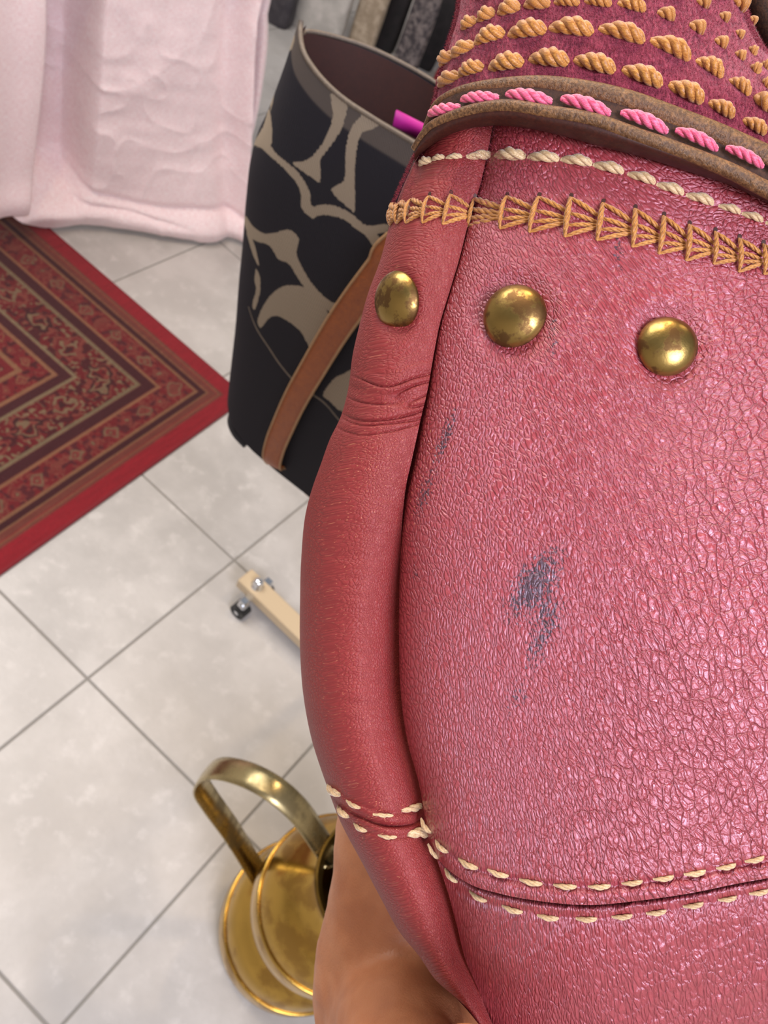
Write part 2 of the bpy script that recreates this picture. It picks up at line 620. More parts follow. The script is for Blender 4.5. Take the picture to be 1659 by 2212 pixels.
cx = np.array([[-3.2, -1.6], [2.6, -1.6], [2.6, 4.6], [-3.2, 4.6]])
V = np.array([[x, y, z] for z in (-0.03, -0.002) for x, y in cx])
fl = mesh_obj('floor', V, np.array([[0, 3, 2, 1], [4, 5, 6, 7], [0, 1, 5, 4], [1, 2, 6, 5], [2, 3, 7, 6], [3, 0, 4, 7]]), M_GROUT, None, False); tag(fl, kind='structure')
ang = GY
ux = np.array([math.cos(ang), math.sin(ang), 0]); uy = np.array([math.sin(ang), -math.cos(ang), 0]); uz = np.array([0, 0, 1.0])
tv, tf = boxvf(np.zeros(3), [ux, uy, uz], [TILE/2-0.0022, TILE/2-0.0022, 0.006], 0.0014)
tile0 = None
for i in range(-9, 12):
    for j in range(-10, 10):
        p = grid_to_world(i+0.5+(0.85 if j <= -2 else 0.0), j+0.5)
        if not (-3.0 < p[0] < 2.4 and -1.4 < p[1] < 4.4): continue
        if tile0 is None:
            tile0 = mobj('tile', (tv, tf), M_TILE, fl, False); o = tile0
        else:
            o = tile0.copy(); COL.objects.link(o); o.parent = fl
        o.location = (p[0], p[1], -0.006+random.uniform(-0.0003, 0.0003))

# two walls of the shop, outside the frame
M_WALL = simple('wall_paint', srgb(206, 200, 192), 0.9)
for nm, c_, h_ in (('wall_back', (-0.3, 4.62, 1.55), (2.92, 0.03, 1.58)), ('wall_left', (-3.23, 1.5, 1.55), (0.03, 3.1, 1.58)), ('wall_right', (2.63, 1.5, 1.55), (0.03, 3.1, 1.58)), ('wall_front', (-0.3, -1.63, 1.55), (2.92, 0.03, 1.58))):
    tag(mobj(nm, boxvf(np.array(c_), np.eye(3), h_, 0.002), M_WALL, None, False), kind='structure')

# ================================================================== RUG
rc = np.array([-0.451, 1.361])+0.03*np.array([-0.1628, -0.9867])
e1 = np.array([-0.98122, 0.19288]); e2 = np.array([-0.16250, -0.98671])
LW, LH = 1.9, 1.05
nu, nv = 950, 560
a = np.linspace(0, LW, nu)[:, None]*np.ones((1, nv)); b = np.ones((nu, 1))*np.linspace(0, LH, nv)[None, :]
ea = np.minimum(a, LW-a); eb = np.minimum(b, LH-b)
ed = np.minimum(ea, eb)
along = np.where(ea < eb, b, a)
RED = np.array(srgb(158, 26, 40)[:3]); DRED = np.array(srgb(122, 28, 34)[:3]); TAN = np.array(srgb(148, 104, 74)[:3])
MAR = np.array(srgb(62, 22, 28)[:3]); SAL = np.array(srgb(140, 72, 60)[:3]); DK = np.array(srgb(40, 26, 28)[:3]); CRM = np.array(srgb(150, 132, 100)[:3])
colr = np.zeros((nu, nv, 3))+RED


def band(lo, hi, c, w=0.0012):
    k = (sstep(lo-w, lo+w, ed)*(1-sstep(hi-w, hi+w, ed)))[..., None]
    global colr
    colr = colr*(1-k)+np.asarray(c)*k


def motif(lo, hi, period, ground, cset, seed):
    """rows of hooked lozenges and rosettes across a border band"""
    global colr
    k = (ed > lo) & (ed < hi)
    v = (ed-lo)/(hi-lo)*2-1
    u = (along/period) % 1*2-1
    cell = np.floor(along/period).astype(int)
    layer = np.zeros(ed.shape+(3,))+ground
    u = u+0.25*(vnoise(a*60, b*60, seed+20)-0.5); v = v+0.5*(vnoise(a*70, b*70, seed+21)-0.5)
    nz = vnoise(a*170, b*170, seed); nz2 = vnoise(a*95, b*95, seed+5); nz3 = vnoise(a*60, b*60, seed+9)
    dia = np.abs(u)*0.85+np.abs(v)
    ring = (np.abs(dia-0.78) < 0.09)
    layer[ring] = cset[0]
    ring2 = (np.abs(dia-0.42) < 0.10)
    layer[ring2] = cset[1]
    layer[(dia < 0.2)] = cset[2]
    fl_ = (nz > 0.66) & (dia > 0.88); layer[fl_] = cset[1]
    hk = (nz2 > 0.66) & (dia > 0.5); layer[hk] = cset[3]
    hk = (nz3 > 0.72) & (dia < 0.75); layer[hk] = cset[0]
    alt = (cell % 2 == 0) & (dia < 0.68) & (dia > 0.5); layer[alt] = cset[2]
    m_ = k[..., None]; layer = layer*0.8+np.asarray(ground)*0.2
    colr = np.where(m_, layer, colr)


band(0.040, 0.046, SAL*0.8); band(0.046, 0.050, TAN*0.75); band(0.052, 0.066, SAL*0.75); band(0.066, 0.071, TAN*0.8)
band(0.071, 0.085, MAR); band(0.085, 0.093, TAN*0.9)
motif(0.093, 0.150, 0.052, DRED, [SAL*0.9, SAL, CRM*0.7, MAR*1.6], 2)
band(0.150, 0.158, TAN); band(0.158, 0.184, MAR*1.2); band(0.184, 0.194, CRM*0.72)
motif(0.194, 0.286, 0.105, DRED*0.85, [SAL, CRM*0.85, DK, MAR*1.1], 4)
band(0.286, 0.295, CRM*0.8); band(0.295, 0.318, MAR*1.25); band(0.318, 0.328, TAN)
motif(0.328, 0.372, 0.046, DRED*1.05, [DRED, SAL, TAN, MAR], 6)
band(0.372, 0.384, TAN); band(0.384, 9, DRED)
motif(0.40, 9, 0.11, DRED*1.1, [SAL, CRM, DK, MAR], 8)
colr *= (0.86+0.28*vnoise(a*300, b*40, 3))[..., None]
zz = 0.0065+0.0006*vnoise(a*9, b*9, 1)
ww = 0.0012*(vnoise(a*14, b*0, 2)-0.5)
XY = rc+a[..., None]*e1+b[..., None]*e2
P = np.concatenate([XY, zz[..., None]], -1)
rug = empty('oriental_rug', (rc[0]+e1[0]*0.9+e2[0]*0.5, rc[1]+e1[1]*0.9+e2[1]*0.5, 0.0))
tag(rug, 'red oriental rug with striped patterned border lying on the tiles', 'rug')
grid_obj('pile', P, M_RUG, rug, cols={'pattern': colr})
edge = []
cs = [rc, rc+e1*LW, rc+e1*LW+e2*LH, rc+e2*LH]
for i in range(4):
    p0, p1 = cs[i], cs[(i+1) % 4]
    pts = np.array([[*(p0+(p1-p0)*t), 0.004] for t in np.linspace(0, 1, 40)])
    edge.append(sweep(pts, (0, 0, 1.0), circ(0.005, 8, 0.0036)))
mobj('binding', merge(edge), M_RUG_EDGE, rug)
V = np.array([[*p, z] for z in (0.0005, 0.004) for p in cs])
mobj('backing', (V, np.array([[0, 1, 2, 3], [4, 5, 6, 7], [0, 1, 5, 4], [1, 2, 6, 5], [2, 3, 7, 6], [3, 0, 4, 7]])), M_RUG_EDGE, rug, False)
adopt(rug)

# ================================================================== PINK CLOTH over a low table
F1 = np.array([-0.802, 1.893, 0.02]); F2 = np.array([-1.167, 1.452, 0.02])
ct = (F2-F1); ct[2] = 0; ct /= np.linalg.norm(ct)
cn = np.array([-ct[1], ct[0], 0.0])
if cn@(CAM-F1) < 0: cn = -cn


def cl_st(px, py):
    q = on_plane(px, py, F1, cn)-F1
    return q@ct, q[..., 2]+0.02


# right and hem outlines of the drape, in plane coordinates
def sheet(s0f, s1f, hemf, top, nu, nv, disp, off):
    u = np.linspace(0, 1, nu)[:, None]; v = np.linspace(0, 1, nv)[None, :]
    s = s0f(v)*(1-u)+s1f(v)*u
    z0 = hemf(s)
    z = z0+(top-z0)*v**1.0
    s = s0f(v)*(1-u)+s1f(v)*u+0*z
    d = disp(s, z, u, v)+off
    P = F1*np.array([1, 1, 0])+s[..., None]*ct+z[..., None]*np.array([0, 0, 1.0])+d[..., None]*cn
    return P, np.stack([s, z], -1)


hs, hz = cl_st(np.array([530., 500, 478, 460, 420, 370, 300, 230, 170, 90, 45, 0, -60, -200]),
               np.array([500., 506, 512, 524, 532, 537, 533, 526, 518, 497, 465, 440, 410, 360]))
hem_main = pchip(np.sort(hs), np.clip(hz[np.argsort(hs)], 0.012, 0.4))


def disp_main(s, z, u, v):
    d = 0.010*fbm(s*7, z*5, 3, 3)-0.005
    # crumpled creases
    for k, (sc, am) in enumerate([(9, 0.006), (17, 0.0035)]):
        n = vnoise(s*sc+2.5*vnoise(s*4, z*4, 31+k), z*sc*0.8+2.5*vnoise(s*5, z*5, 41+k), 20+k)
        d = d+am*(1-np.abs(n*2-1))**3
    d = d+0.004*(vnoise(s*40, z*9, 51)-0.5)+0.003*(vnoise(s*14, z*38, 52)-0.5)
    # long folds beside both edges
    se = s-ridge(np.clip(z, 0, 0.62))
    d = d+0.030*np.exp(-(se/0.022)**2)-0.022*np.exp(-((se-0.06)/0.03)**2)
    d = d-0.15*sstep(0.44, 0.50, s)*sstep(0.05, 0.16, z)
    # puffed hem turned under with slanting tucks
    zc = 0.07+0.05*np.clip(s/0.57, 0, 1)+0.012*np.sin(s*14)
    d = d+0.034*np.exp(-((z-zc*0.5)/(zc*0.42))**2)-0.014*np.exp(-((z-zc*1.05)/0.012)**2)
    d = d-0.012*np.exp(-((z-0.045-0.10*np.clip(s-0.1, 0, 1))/0.007)**2)*sstep(0.15, 0.3, s)
    return d+0.03*sstep(0.3, 0, z)*np.sin(s*9+0.6)


cloth = empty('pink_cloth', (F1[0]+ct[0]*0.4, F1[1]+ct[1]*0.4, 0.0))
tag(cloth, 'pale pink crumpled cloth hanging down over a table to the floor beside rug', 'cloth')
TOPZ = 0.74
rs_, rz_ = cl_st(np.array([548., 543, 538, 532, 529, 528]), np.array([0., 90, 190, 320, 420, 505]))
ridge = pchip(rz_[::-1], rs_[::-1])
P, UVc = sheet(lambda v: ridge(np.clip(0.0+TOPZ*v, 0, 0.62)), lambda v: 0.82+0*v, hem_main, TOPZ, 260, 230, disp_main, 0.0)
o = grid_obj('skirt_panel', P, M_CLOTH, cloth, uv=UVc)
md = o.modifiers.new('thick', 'SOLIDIFY'); md.thickness = 0.0018
# front flap at the left: edge (85,0) -> (45,410), hem at about y = 410
fs, fz = cl_st(np.array([85., 78, 62, 45]), np.array([0., 120, 270, 410]))
flap_edge = pchip(fz[::-1], fs[::-1])
fz0 = float(fz[-1])


def disp_flap(s, z, u, v):
    d = 0.012*fbm(s*6, z*4, 8, 3)
    return d+0.05*np.sin(np.clip(u*3.2, 0, 1.57))+0.02*np.cos(u*20)*0.3+0.02*np.exp(-((z-fz0)/0.05)**2)


P, UVc = sheet(lambda v: flap_edge(np.clip(fz0+(TOPZ-fz0)*v, 0, 0.55))-0.006, lambda v: 0.98+0*v, lambda s: fz0-0.03*sstep(0.53, 0.56, s)+0.02*(s-0.55), TOPZ, 110, 160, disp_flap, 0.03)
o = grid_obj('front_flap', P, M_CLOTH, cloth, uv=UVc)
md = o.modifiers.new('thick', 'SOLIDIFY'); md.thickness = 0.0018
# side fold seen past the right edge
ss, sz = cl_st(np.array([583., 586, 575, 560, 545]), np.array([0., 90, 190, 270, 325]))
side_edge = pchip(sz[::-1], ss[::-1])


def disp_side(s, z, u, v): return -0.03-0.02*u+0.02*np.sin(u*7)+0.006*fbm(s*9, z*6, 12)


zlo = float(sz[-1])
P, UVc = sheet(lambda v: side_edge(np.clip(zlo+(TOPZ-zlo)*v, 0, 0.62)), lambda v: ridge(np.clip(zlo+(TOPZ-zlo)*v, 0, 0.62))+0.02, lambda s: zlo+0*s, TOPZ, 50, 120, disp_side, 0.0)
o = grid_obj('side_fold', P, M_CLOTH, cloth, uv=UVc)
md = o.modifiers.new('thick', 'SOLIDIFY'); md.thickness = 0.0018
# cloth top over the table
n1_, n2_ = 60, 40
u = np.linspace(-0.11, 0.98, n1_)[:, None]; w = np.linspace(0.03, -0.5, n2_)[None, :]
P = F1*np.array([1, 1, 0])+(u+0*w)[..., None]*ct+(w+0*u)[..., None]*cn+(TOPZ+0.004*fbm(u*8, w*8, 3)+0.002)[..., None]*np.array([0, 0, 1.0])
o = grid_obj('top_panel', P, M_CLOTH, cloth, uv=np.stack([u+0*w, w+0*u], -1))
md = o.modifiers.new('thick', 'SOLIDIFY'); md.thickness = 0.0018
adopt(cloth)
# the table beneath
tb = empty('low_table', (F1[0]+ct[0]*0.4-cn[0]*0.28, F1[1]+ct[1]*0.4-cn[1]*0.28, 0.0))
tag(tb, 'table wholly covered by the pale pink cloth', 'table')
tc = F1*np.array([1, 1, 0])+ct*0.52-cn*0.28
M_WOOD = simple('table_wood', srgb(120, 84, 56), 0.5)
mobj('tabletop', boxvf(tc+np.array([0, 0, TOPZ-0.016]), [ct, cn, [0, 0, 1]], [0.42, 0.20, 0.012], 0.003), M_WOOD, tb, False)
for a_ in (-1, 1):
    for b_ in (-1, 1):
        lp = tc+ct*0.37*a_+cn*0.16*b_
        rl = np.linalg.solve(np.stack([e1, e2], 1), lp[:2]-rc)
        zl = 0.0078 if -0.03 < rl[0] < LW and -0.03 < rl[1] < LH else 0.0
        mobj('leg', boxvf(lp+np.array([0, 0, (TOPZ-0.028+zl)/2]), [ct, cn, [0, 0, 1]], [0.018, 0.018, (TOPZ-0.028-zl)/2], 0.003), M_WOOD, tb, False)
adopt(tb)

# ================================================================== GARMENT RACK (foot with castors in view)
bz = 0.075
q0 = on_z(514., 1252., bz); q1 = on_z(650., 1384., bz)
fd = (q1-q0); fd /= np.linalg.norm(fd); fs_ = np.array([-fd[1], fd[0], 0.0])
if fs_@(np.array([0, 1.0, 0])) < 0: fs_ = -fs_
FL = 0.50
fc = q0+fd*FL/2+fs_*0.021; fc[2] = bz-0.014
rack = empty('display_rack', (fc[0], fc[1], 0)); tag(rack, 'cream metal display rack foot with chrome and black castors behind pink handbag', 'rack')
mobj('foot_bar', boxvf(fc, [fd, fs_, [0, 0, 1]], [FL/2, 0.021, 0.014], 0.002), M_BAR, rack, False)


def caster(c, name='caster'):
    st = np.array([[c[0], c[1], z] for z in np.linspace(0.034, 0.052, 4)])
    e = mobj(name, merge([sweep(st, fd, circ(0.008, 12)), boxvf(np.array([c[0], c[1], 0.040]), [fd, fs_, [0, 0, 1]], [0.010, 0.010, 0.005], 0.003)]), M_STEEL, rack)
    wx = np.array([c+fs_*t for t in np.linspace(-0.013, 0.013, 6)]); wx[:, 2] = 0.0185
    prof = circ(0.018, 24)
    mobj('wheel', sweep(wx, np.array([0, 0, 1.0]), prof), M_RUBBER, e)
    hub = np.array([c+fs_*t for t in np.linspace(-0.0145, 0.0145, 4)]); hub[:, 2] = 0.0185
    mobj('hub', sweep(hub, np.array([0, 0, 1.0]), circ(0.006, 14)), M_STEEL, e)
    return e


for kx in (0.040, FL-0.04):
    for sgn in (-1, 1):
        c = fc+fd*(kx-FL/2)+fs_*0.036*sgn
        caster(np.array([c[0], c[1], 0]))
        # little mounting arm holding each castor beside the bar
        mobj('bracket', boxvf(np.array([c[0], c[1], bz-0.020])-fs_*0.012*sgn, [fd, fs_, [0, 0, 1]], [0.008, 0.020, 0.003], 0.001), M_STEEL, rack, False)
bolt = fc+fd*(0.036-FL/2)
v, f = lathe([(0.0001, 0.022), (0.006, 0.0215), (0.0105, 0.017), (0.011, 0.003), (0.014, 0.001), (0.014, 0)], 20, (bolt[0], bolt[1], bz))
mobj('bolt', (v, f), M_STEEL, rack)
# upright, arm and hook (hidden by the handbag and above the frame)
pc = np.array([fc[0]+fd[0]*0.03, fc[1]+fd[1]*0.03])
post = np.array([[pc[0], pc[1], z] for z in np.linspace(bz-0.002, 1.66, 12)])
mobj('upright', sweep(post, fd, circ(0.013, 16)), M_BAR, rack)
hook_xy = np.array([-0.03, 0.52])
arm = spline([[pc[0], pc[1], 1.63], [(pc[0]+hook_xy[0])/2, (pc[1]+hook_xy[1])/2, 1.66], [hook_xy[0], hook_xy[1], 1.66], [hook_xy[0]-0.02, hook_xy[1]-0.06, 1.665], [hook_xy[0]-0.022, hook_xy[1]-0.07, 1.69]], 30)
mobj('arm', sweep(arm, np.array([0, 0, 1.0]), circ(0.009, 12)), M_BAR, rack)
adopt(rack)

# ================================================================== NAVY SIGNATURE TOTE hanging from the rack
TD = 0.50
to = C(635., 95., TD)
tx = np.array([0.983, -0.175, 0.0]); tx /= np.linalg.norm(tx)
tn = np.array([tx[1], -tx[0], 0.0])         # towards the viewer
if tn@(CAM-to) < 0: tn = -tn


def tote_sz(px, py):
    q = on_plane(np.asarray(px, float), np.asarray(py, float), to, tn)-to
    return q@tx, q[..., 2]


le = np.array([(640, 84), (622, 140), (604, 190), (585, 240), (562, 290), (548, 340), (538, 420), (530, 520), (522, 600), (514, 700), (505, 780), (497, 850), (492, 905)], float)
ROLLD = 0.022
q_ = on_plane(le[:, 0], le[:, 1], to-tn*ROLLD, tn)-to
ls, lz = q_@tx, q_[:, 2]
tl = pchip(lz[::-1], ls[::-1])
be_s, be_z = tote_sz(np.array([492., 520, 560, 610, 670, 720]), np.array([905., 945, 984, 1024, 1070, 1105]))
rim_s, rim_z = tote_sz(np.array([640., 660, 690, 740, 800, 860, 905]), np.array([84., 128, 165, 212, 250, 283, 308]))
ZB = float(np.mean(be_z[2:])); ZT = 0.0
print('tote', ls, lz, be_s, be_z, rim_s, rim_z)
WT = 0.36
rimf = pchip(rim_s, rim_z)
tote = empty('navy_tote_bag', tuple(to+tx*0.16-tn*0.05+np.array([0, 0, ZB])))
tag(tote, 'navy tote bag with beige curved letter pattern and tan strap hanging behind pink handbag', 'bag')
nu, nv = 420, 420
u = np.linspace(0, 1, nu)[:, None]; v = np.linspace(0, 1, nv)[None, :]
bot = lambda s: np.interp(s, np.sort(be_s), be_z[np.argsort(be_s)])*1.0


def tote_front(uu, vv, off=0.0):
    s_mid = uu*0.30
    zt = np.where(s_mid < rim_s[-1], rimf(s_mid+rim_s[0]), rimf(rim_s[-1])+0*s_mid)
    zb = np.where(uu*0.30+be_s[0] < be_s[-1], np.interp(uu*0.30+be_s[0], be_s, be_z), be_z[-1])
    z = zt*(1-vv)+zb*vv
    s0 = tl(z)
    s = s0+uu*(WT-s0)
    roll = ROLLD*np.exp(-uu/0.05)
    bul = 0.012*np.sin(np.clip(vv, 0, 1)*np.pi)*np.sin(np.clip(uu*1.3, 0, 1)*np.pi)
    d = bul-roll+off
    return to+s[..., None]*tx+z[..., None]*np.array([0, 0, 1.0])+d[..., None]*tn, s, z


P, S_, Z_ = tote_front(u+0*v, v+0*u)
# pattern drawn as flat woven print: polygons given where the photo shows them
rel = P-CAM
PXg = CXP+F_PX*(rel@RX)/(rel@FW); PYg = CYP-F_PX*(rel@UY)/(rel@FW)


def crop2(pts): return [(480+x*0.3134, y*0.3134) for x, y in pts]


def crop3(pts): return [(460+x*0.3255, 560+y*0.3255) for x, y in pts]


POLY = [
    crop2([(770, 640), (875, 680), (870, 760), (840, 870), (790, 960), (700, 1080), (688, 1120), (685, 1250), (600, 1200), (500, 1120), (600, 1100), (680, 1020), (740, 920), (775, 800), (765, 700)]),
    crop2([(985, 760), (1125, 820), (1060, 880), (985, 905), (950, 970), (930, 1100), (925, 1230), (925, 1440), (885, 1430), (765, 1310), (850, 1240), (860, 1130), (868, 1000), (900, 880), (965, 800)]),
    crop2([(300, 960), (350, 1010), (400, 1070), (500, 1150), (570, 1230), (615, 1320), (630, 1415), (700, 1405), (790, 1415), (870, 1450), (940, 1500), (1010, 1550), (1150, 1540), (1150, 1590), (1080, 1610), (1130, 1680), (1060, 1700), (1000, 1620), (920, 1560), (830, 1500), (740, 1480), (680, 1480), (630, 1500), (560, 1430), (555, 1330), (520, 1250), (440, 1160), (350, 1080), (280, 1020), (230, 1000)]),
    crop2([(345, 760), (355, 1000), (240, 1000), (300, 880)]),
    crop2([(180, 1490), (240, 1570), (330, 1610), (470, 1580), (540, 1640), (525, 1740), (560, 1830), (640, 1960), (740, 2060), (840, 2130), (940, 2180), (960, 2230), (860, 2210), (760, 2150), (660, 2060), (560, 1950), (480, 1820), (400, 1780), (340, 1690), (250, 1660), (200, 1620), (170, 1540)]),
    crop2([(185, 1600), (230, 1660), (270, 1830), (230, 1760)]),
    crop2([(480, 240), (520, 260), (500, 340), (440, 400), (400, 520), (370, 700), (350, 760), (370, 560), (430, 380)]),
    crop3([(500, 170), (600, 175), (650, 210), (740, 290), (780, 380), (780, 480), (700, 600), (670, 620), (640, 560), (590, 470), (500, 400), (430, 370), (380, 390), (330, 450), (310, 400), (350, 300), (420, 210)]),
    crop3([(520, 0), (590, 60), (640, 130), (720, 220), (800, 280), (900, 290), (900, 340), (840, 330), (760, 290), (690, 230), (610, 160), (550, 80)]),
    crop3([(860, 760), (960, 740), (960, 1000), (860, 1000), (780, 930), (740, 890), (800, 800)]),
    crop3([(300, 60), (328, 130), (320, 240), (290, 330), (275, 290), (300, 200), (290, 130)]),
]


def inside(poly, X, Y):
    r = np.zeros(X.shape, bool); n = len(poly)
    for i in range(n):
        x0, y0 = poly[i]; x1, y1 = poly[(i+1) % n]
        if y0 == y1: continue
        k = ((Y < y0) != (Y < y1)) & (X < (x1-x0)*(Y-y0)/(y1-y0)+x0)
        r ^= k
    return r


def smooth_poly(p): return [tuple(q) for q in spline(p, len(p)*5, True)]


pat = np.zeros((nu, nv))
for pl in POLY: pat = np.maximum(pat, inside(smooth_poly(pl), PXg, PYg))
# the same arcs go on to the right of the part in view
uv = np.stack([S_, Z_], -1)
o = grid_obj('front_face', P, M_CANVAS, tote, uv=uv, attrs={'pattern': pat, 'trim': (1-sstep(0.040, 0.046, v))+0*u}); fix_normals(o)
md = o.modifiers.new('thick', 'SOLIDIFY'); md.thickness = 0.002; md.offset = -1
# side and back of the tote body: far wall opens away from the rim corner
far = on_z(np.array([641., 665, 720, 790, 860, 940, 1010]), np.array([82., 68, 78, 100, 132, 178, 230]), float(to[2])-0.006)
front_top = P[:, 0]
far_top = spline(far, 60)
ft = (far_top[-1]-far_top[0])
n2 = 60
vv = np.linspace(0, 1, 50)
bottom_back = np.array([P[int(k*(nu-1)/(n2-1)), -1] for k in range(n2)])
bd = 0.085*np.sin(np.clip(np.linspace(0, 1, n2)*6, 0, np.pi/2))
bottom_back = bottom_back-bd[:, None]*tn
lcol = P[0, np.linspace(0, nv-1, 50).astype(int)]
kb = sstep(0, 7, np.arange(n2))[:, None, None]
bk = far_top[:, None]*(1-vv)[None, :, None]+bottom_back[:, None]*vv[None, :, None]
bk = lcol[None]*(1-kb)+bk*kb
o = grid_obj('back_face', bk, M_NAVY, tote); fix_normals(o)
# inner brown facing of the far wall
zf = np.linspace(0.0, 0.14, 26)
dn_ = bottom_back-far_top; dn_ /= np.abs(dn_[:, 2:3])
fac = far_top[:, None]+dn_[:, None]*zf[None, :, None]+tn*0.006
lc2 = np.array([lcol[np.argmin(np.abs(lcol[:, 2]-(lcol[0, 2]-z_)))] for z_ in zf])
lc2[:, 2] = lcol[0, 2]-zf
fac = (lc2+tx*0.004)[None]*(1-kb)+fac*kb
o = grid_obj('inner_facing', fac, M_LINING, tote); fix_normals(o)
lin2 = P[14::7, 2:200:6]-tn*0.004
o = grid_obj('inner_lining', lin2, M_LINING_DARK, tote)
# bottom
bt = np.stack([P[::7, -1], 0.5*(P[::7, -1]+np.array([P[min(i*7, nu-1), -1] for i in range(len(P[::7]))])-0.085*tn), P[::7, -1]-0.085*tn], 1)
o = grid_obj('base', bt, M_NAVY, tote)
md = o.modifiers.new('thick', 'SOLIDIFY'); md.thickness = 0.003
# piping along the rim, two topstitch lines and a taupe trim band
mobj('rim_piping', sweep(front_top[::4]+tn*0.001, tn, circ(0.0017, 10)), M_PIPING, tote)
mobj('far_rim_piping', sweep(far_top, tn, circ(0.0015, 10)), M_PIPING, tote)
rimline = tote_front(np.linspace(0.0, 1, 120), np.full(120, 0.045), 0.0010)[0]
mobj('trim_line', sweep(rimline, tn, circ(0.0007, 8)), M_PIPING, tote)
rimline = tote_front(np.linspace(0.0, 1, 120), np.full(120, 0.092), 0.0010)[0]
mobj('trim_line', sweep(rimline, tn, circ(0.0007, 8)), M_PIPING, tote)


def tote_pt(px, py, off=0.0):
    q = on_plane(np.asarray(px, float), np.asarray(py, float), to+tn*off, tn)
    return q


# curved bottom seam piping, laid on the bulging face
_fx, _fy, _fp = PXg.ravel(), PYg.ravel(), P.reshape(-1, 3)


def on_face(p, off):
    return np.array([_fp[np.argmin((_fx-q[0])**2+(_fy-q[1])**2)]+tn*off for q in p])


pp = np.array([(540, 660), (556, 705), (585, 750), (612, 790), (648, 830), (700, 865), (735, 905), (790, 960), (850, 1010)], float)
seam = spline(on_face(pp, 0.0012), 80)
mobj('seam_piping', sweep(seam, tn, circ(0.0013, 8)), M_PIPING, tote)
pp = np.array([(503, 872), (512, 900), (540, 945), (570, 975)], float)
seam = spline(on_face(pp, 0.0010), 30)
mobj('corner_stitching', sweep(seam, tn, circ(0.0006, 8)), M_PIPING, tote)
# small tab of the lower corner
tabp = spline(tote_pt(np.array([516., 503, 500, 510, 532]), np.array([873., 895, 915, 938, 962]), -0.012), 24)
mobj('corner_binding', sweep(tabp, tn, circ(0.004, 10)), M_NAVY, tote)
tt = tote_pt(np.array([852., 885, 930]), np.array([258., 275, 298]), -0.016)
mobj('magenta_tag', sweep(tt, tn, [(-0.006, -0.0006), (0.004, -0.0006), (0.004, 0.0006), (-0.006, 0.0006)]), M_MAGENTA, tote)
# tan strap: runs down across the face, under the base
sp_ = np.array([(850, 540), (820, 585), (770, 650), (725, 715), (680, 790), (640, 860), (612, 920), (594, 965), (588, 1000)], float)
offs = np.array([0.028, 0.026, 0.024, 0.022, 0.020, 0.018, 0.015, 0.012, 0.009])
base_pts = np.array([tote_pt(sp_[i, 0], sp_[i, 1], offs[i]) for i in range(len(sp_))])
under = [base_pts[-1]+np.array([0.004, 0, -0.008])-tn*0.010, base_pts[-1]+np.array([0.012, 0, -0.012])-tn*0.030, base_pts[-1]+np.array([0.05, 0, -0.016])-tn*0.05]
up = [base_pts[0]+np.array([0.03, 0, 0.06]), np.array([hook_xy[0]+0.04, hook_xy[1]-0.03, 1.42]), np.array([hook_xy[0], hook_xy[1], 1.674])]
stp = spline(list(reversed(up))+list(base_pts)+under, 120)
w = 0.0102
prof = [(-w, -0.0012), (-w*0.4, -0.0016), (w*0.4, -0.0016), (w, -0.0012), (w*1.04, 0.0), (w*0.96, 0.0012), (w*0.5, 0.0021), (0, 0.0023), (-w*0.5, 0.0021), (-w*0.96, 0.0012), (-w*1.04, 0.0)]
ntrm = np.tile(tn, (len(stp), 1))
for i in range(len(stp)):
    if i > len(stp)-22:
        k = (i-(len(stp)-22))/21
        ntrm[i] = tn*(1-k)+np.array([-0.4, 0, -1.0])*k
mobj('tan_strap', sweep(stp, ntrm, prof), M_TAN, tote)
ed1 = sweep(stp, ntrm, circ(0.0012, 8)+np.array([w, 0.0007])); ed2 = sweep(stp, ntrm, circ(0.0012, 8)+np.array([-w, 0.0007]))
mobj('strap_edge', merge([ed1, ed2]), M_TANEDGE, tote)
pp = np.array([(618, 1014), (640, 1040), (665, 1066), (720, 1110)], float)
edp = spline(tote_pt(pp[:, 0], pp[:, 1], -0.003), 20)
mobj('base_binding', sweep(edp, tn, circ(0.0022, 8)), M_TANEDGE, tote)
# handle from the rim up to the rack's hook (hidden behind the handbag)
hp = spline([to+tx*0.13+np.array([0, 0, -0.07])+tn*0.004, to+tx*0.14+np.array([0, 0, 0.0])+tn*0.004, np.array([hook_xy[0]+0.05, hook_xy[1]-0.02, 1.45]), np.array([hook_xy[0]+0.008, hook_xy[1], 1.66]), np.array([hook_xy[0], hook_xy[1], 1.673])], 40)
mobj('handle', sweep(hp, tn, prof), M_TAN, tote)
adopt(tote)

# ================================================================== THINGS BEHIND THE TOTE (top of the frame)


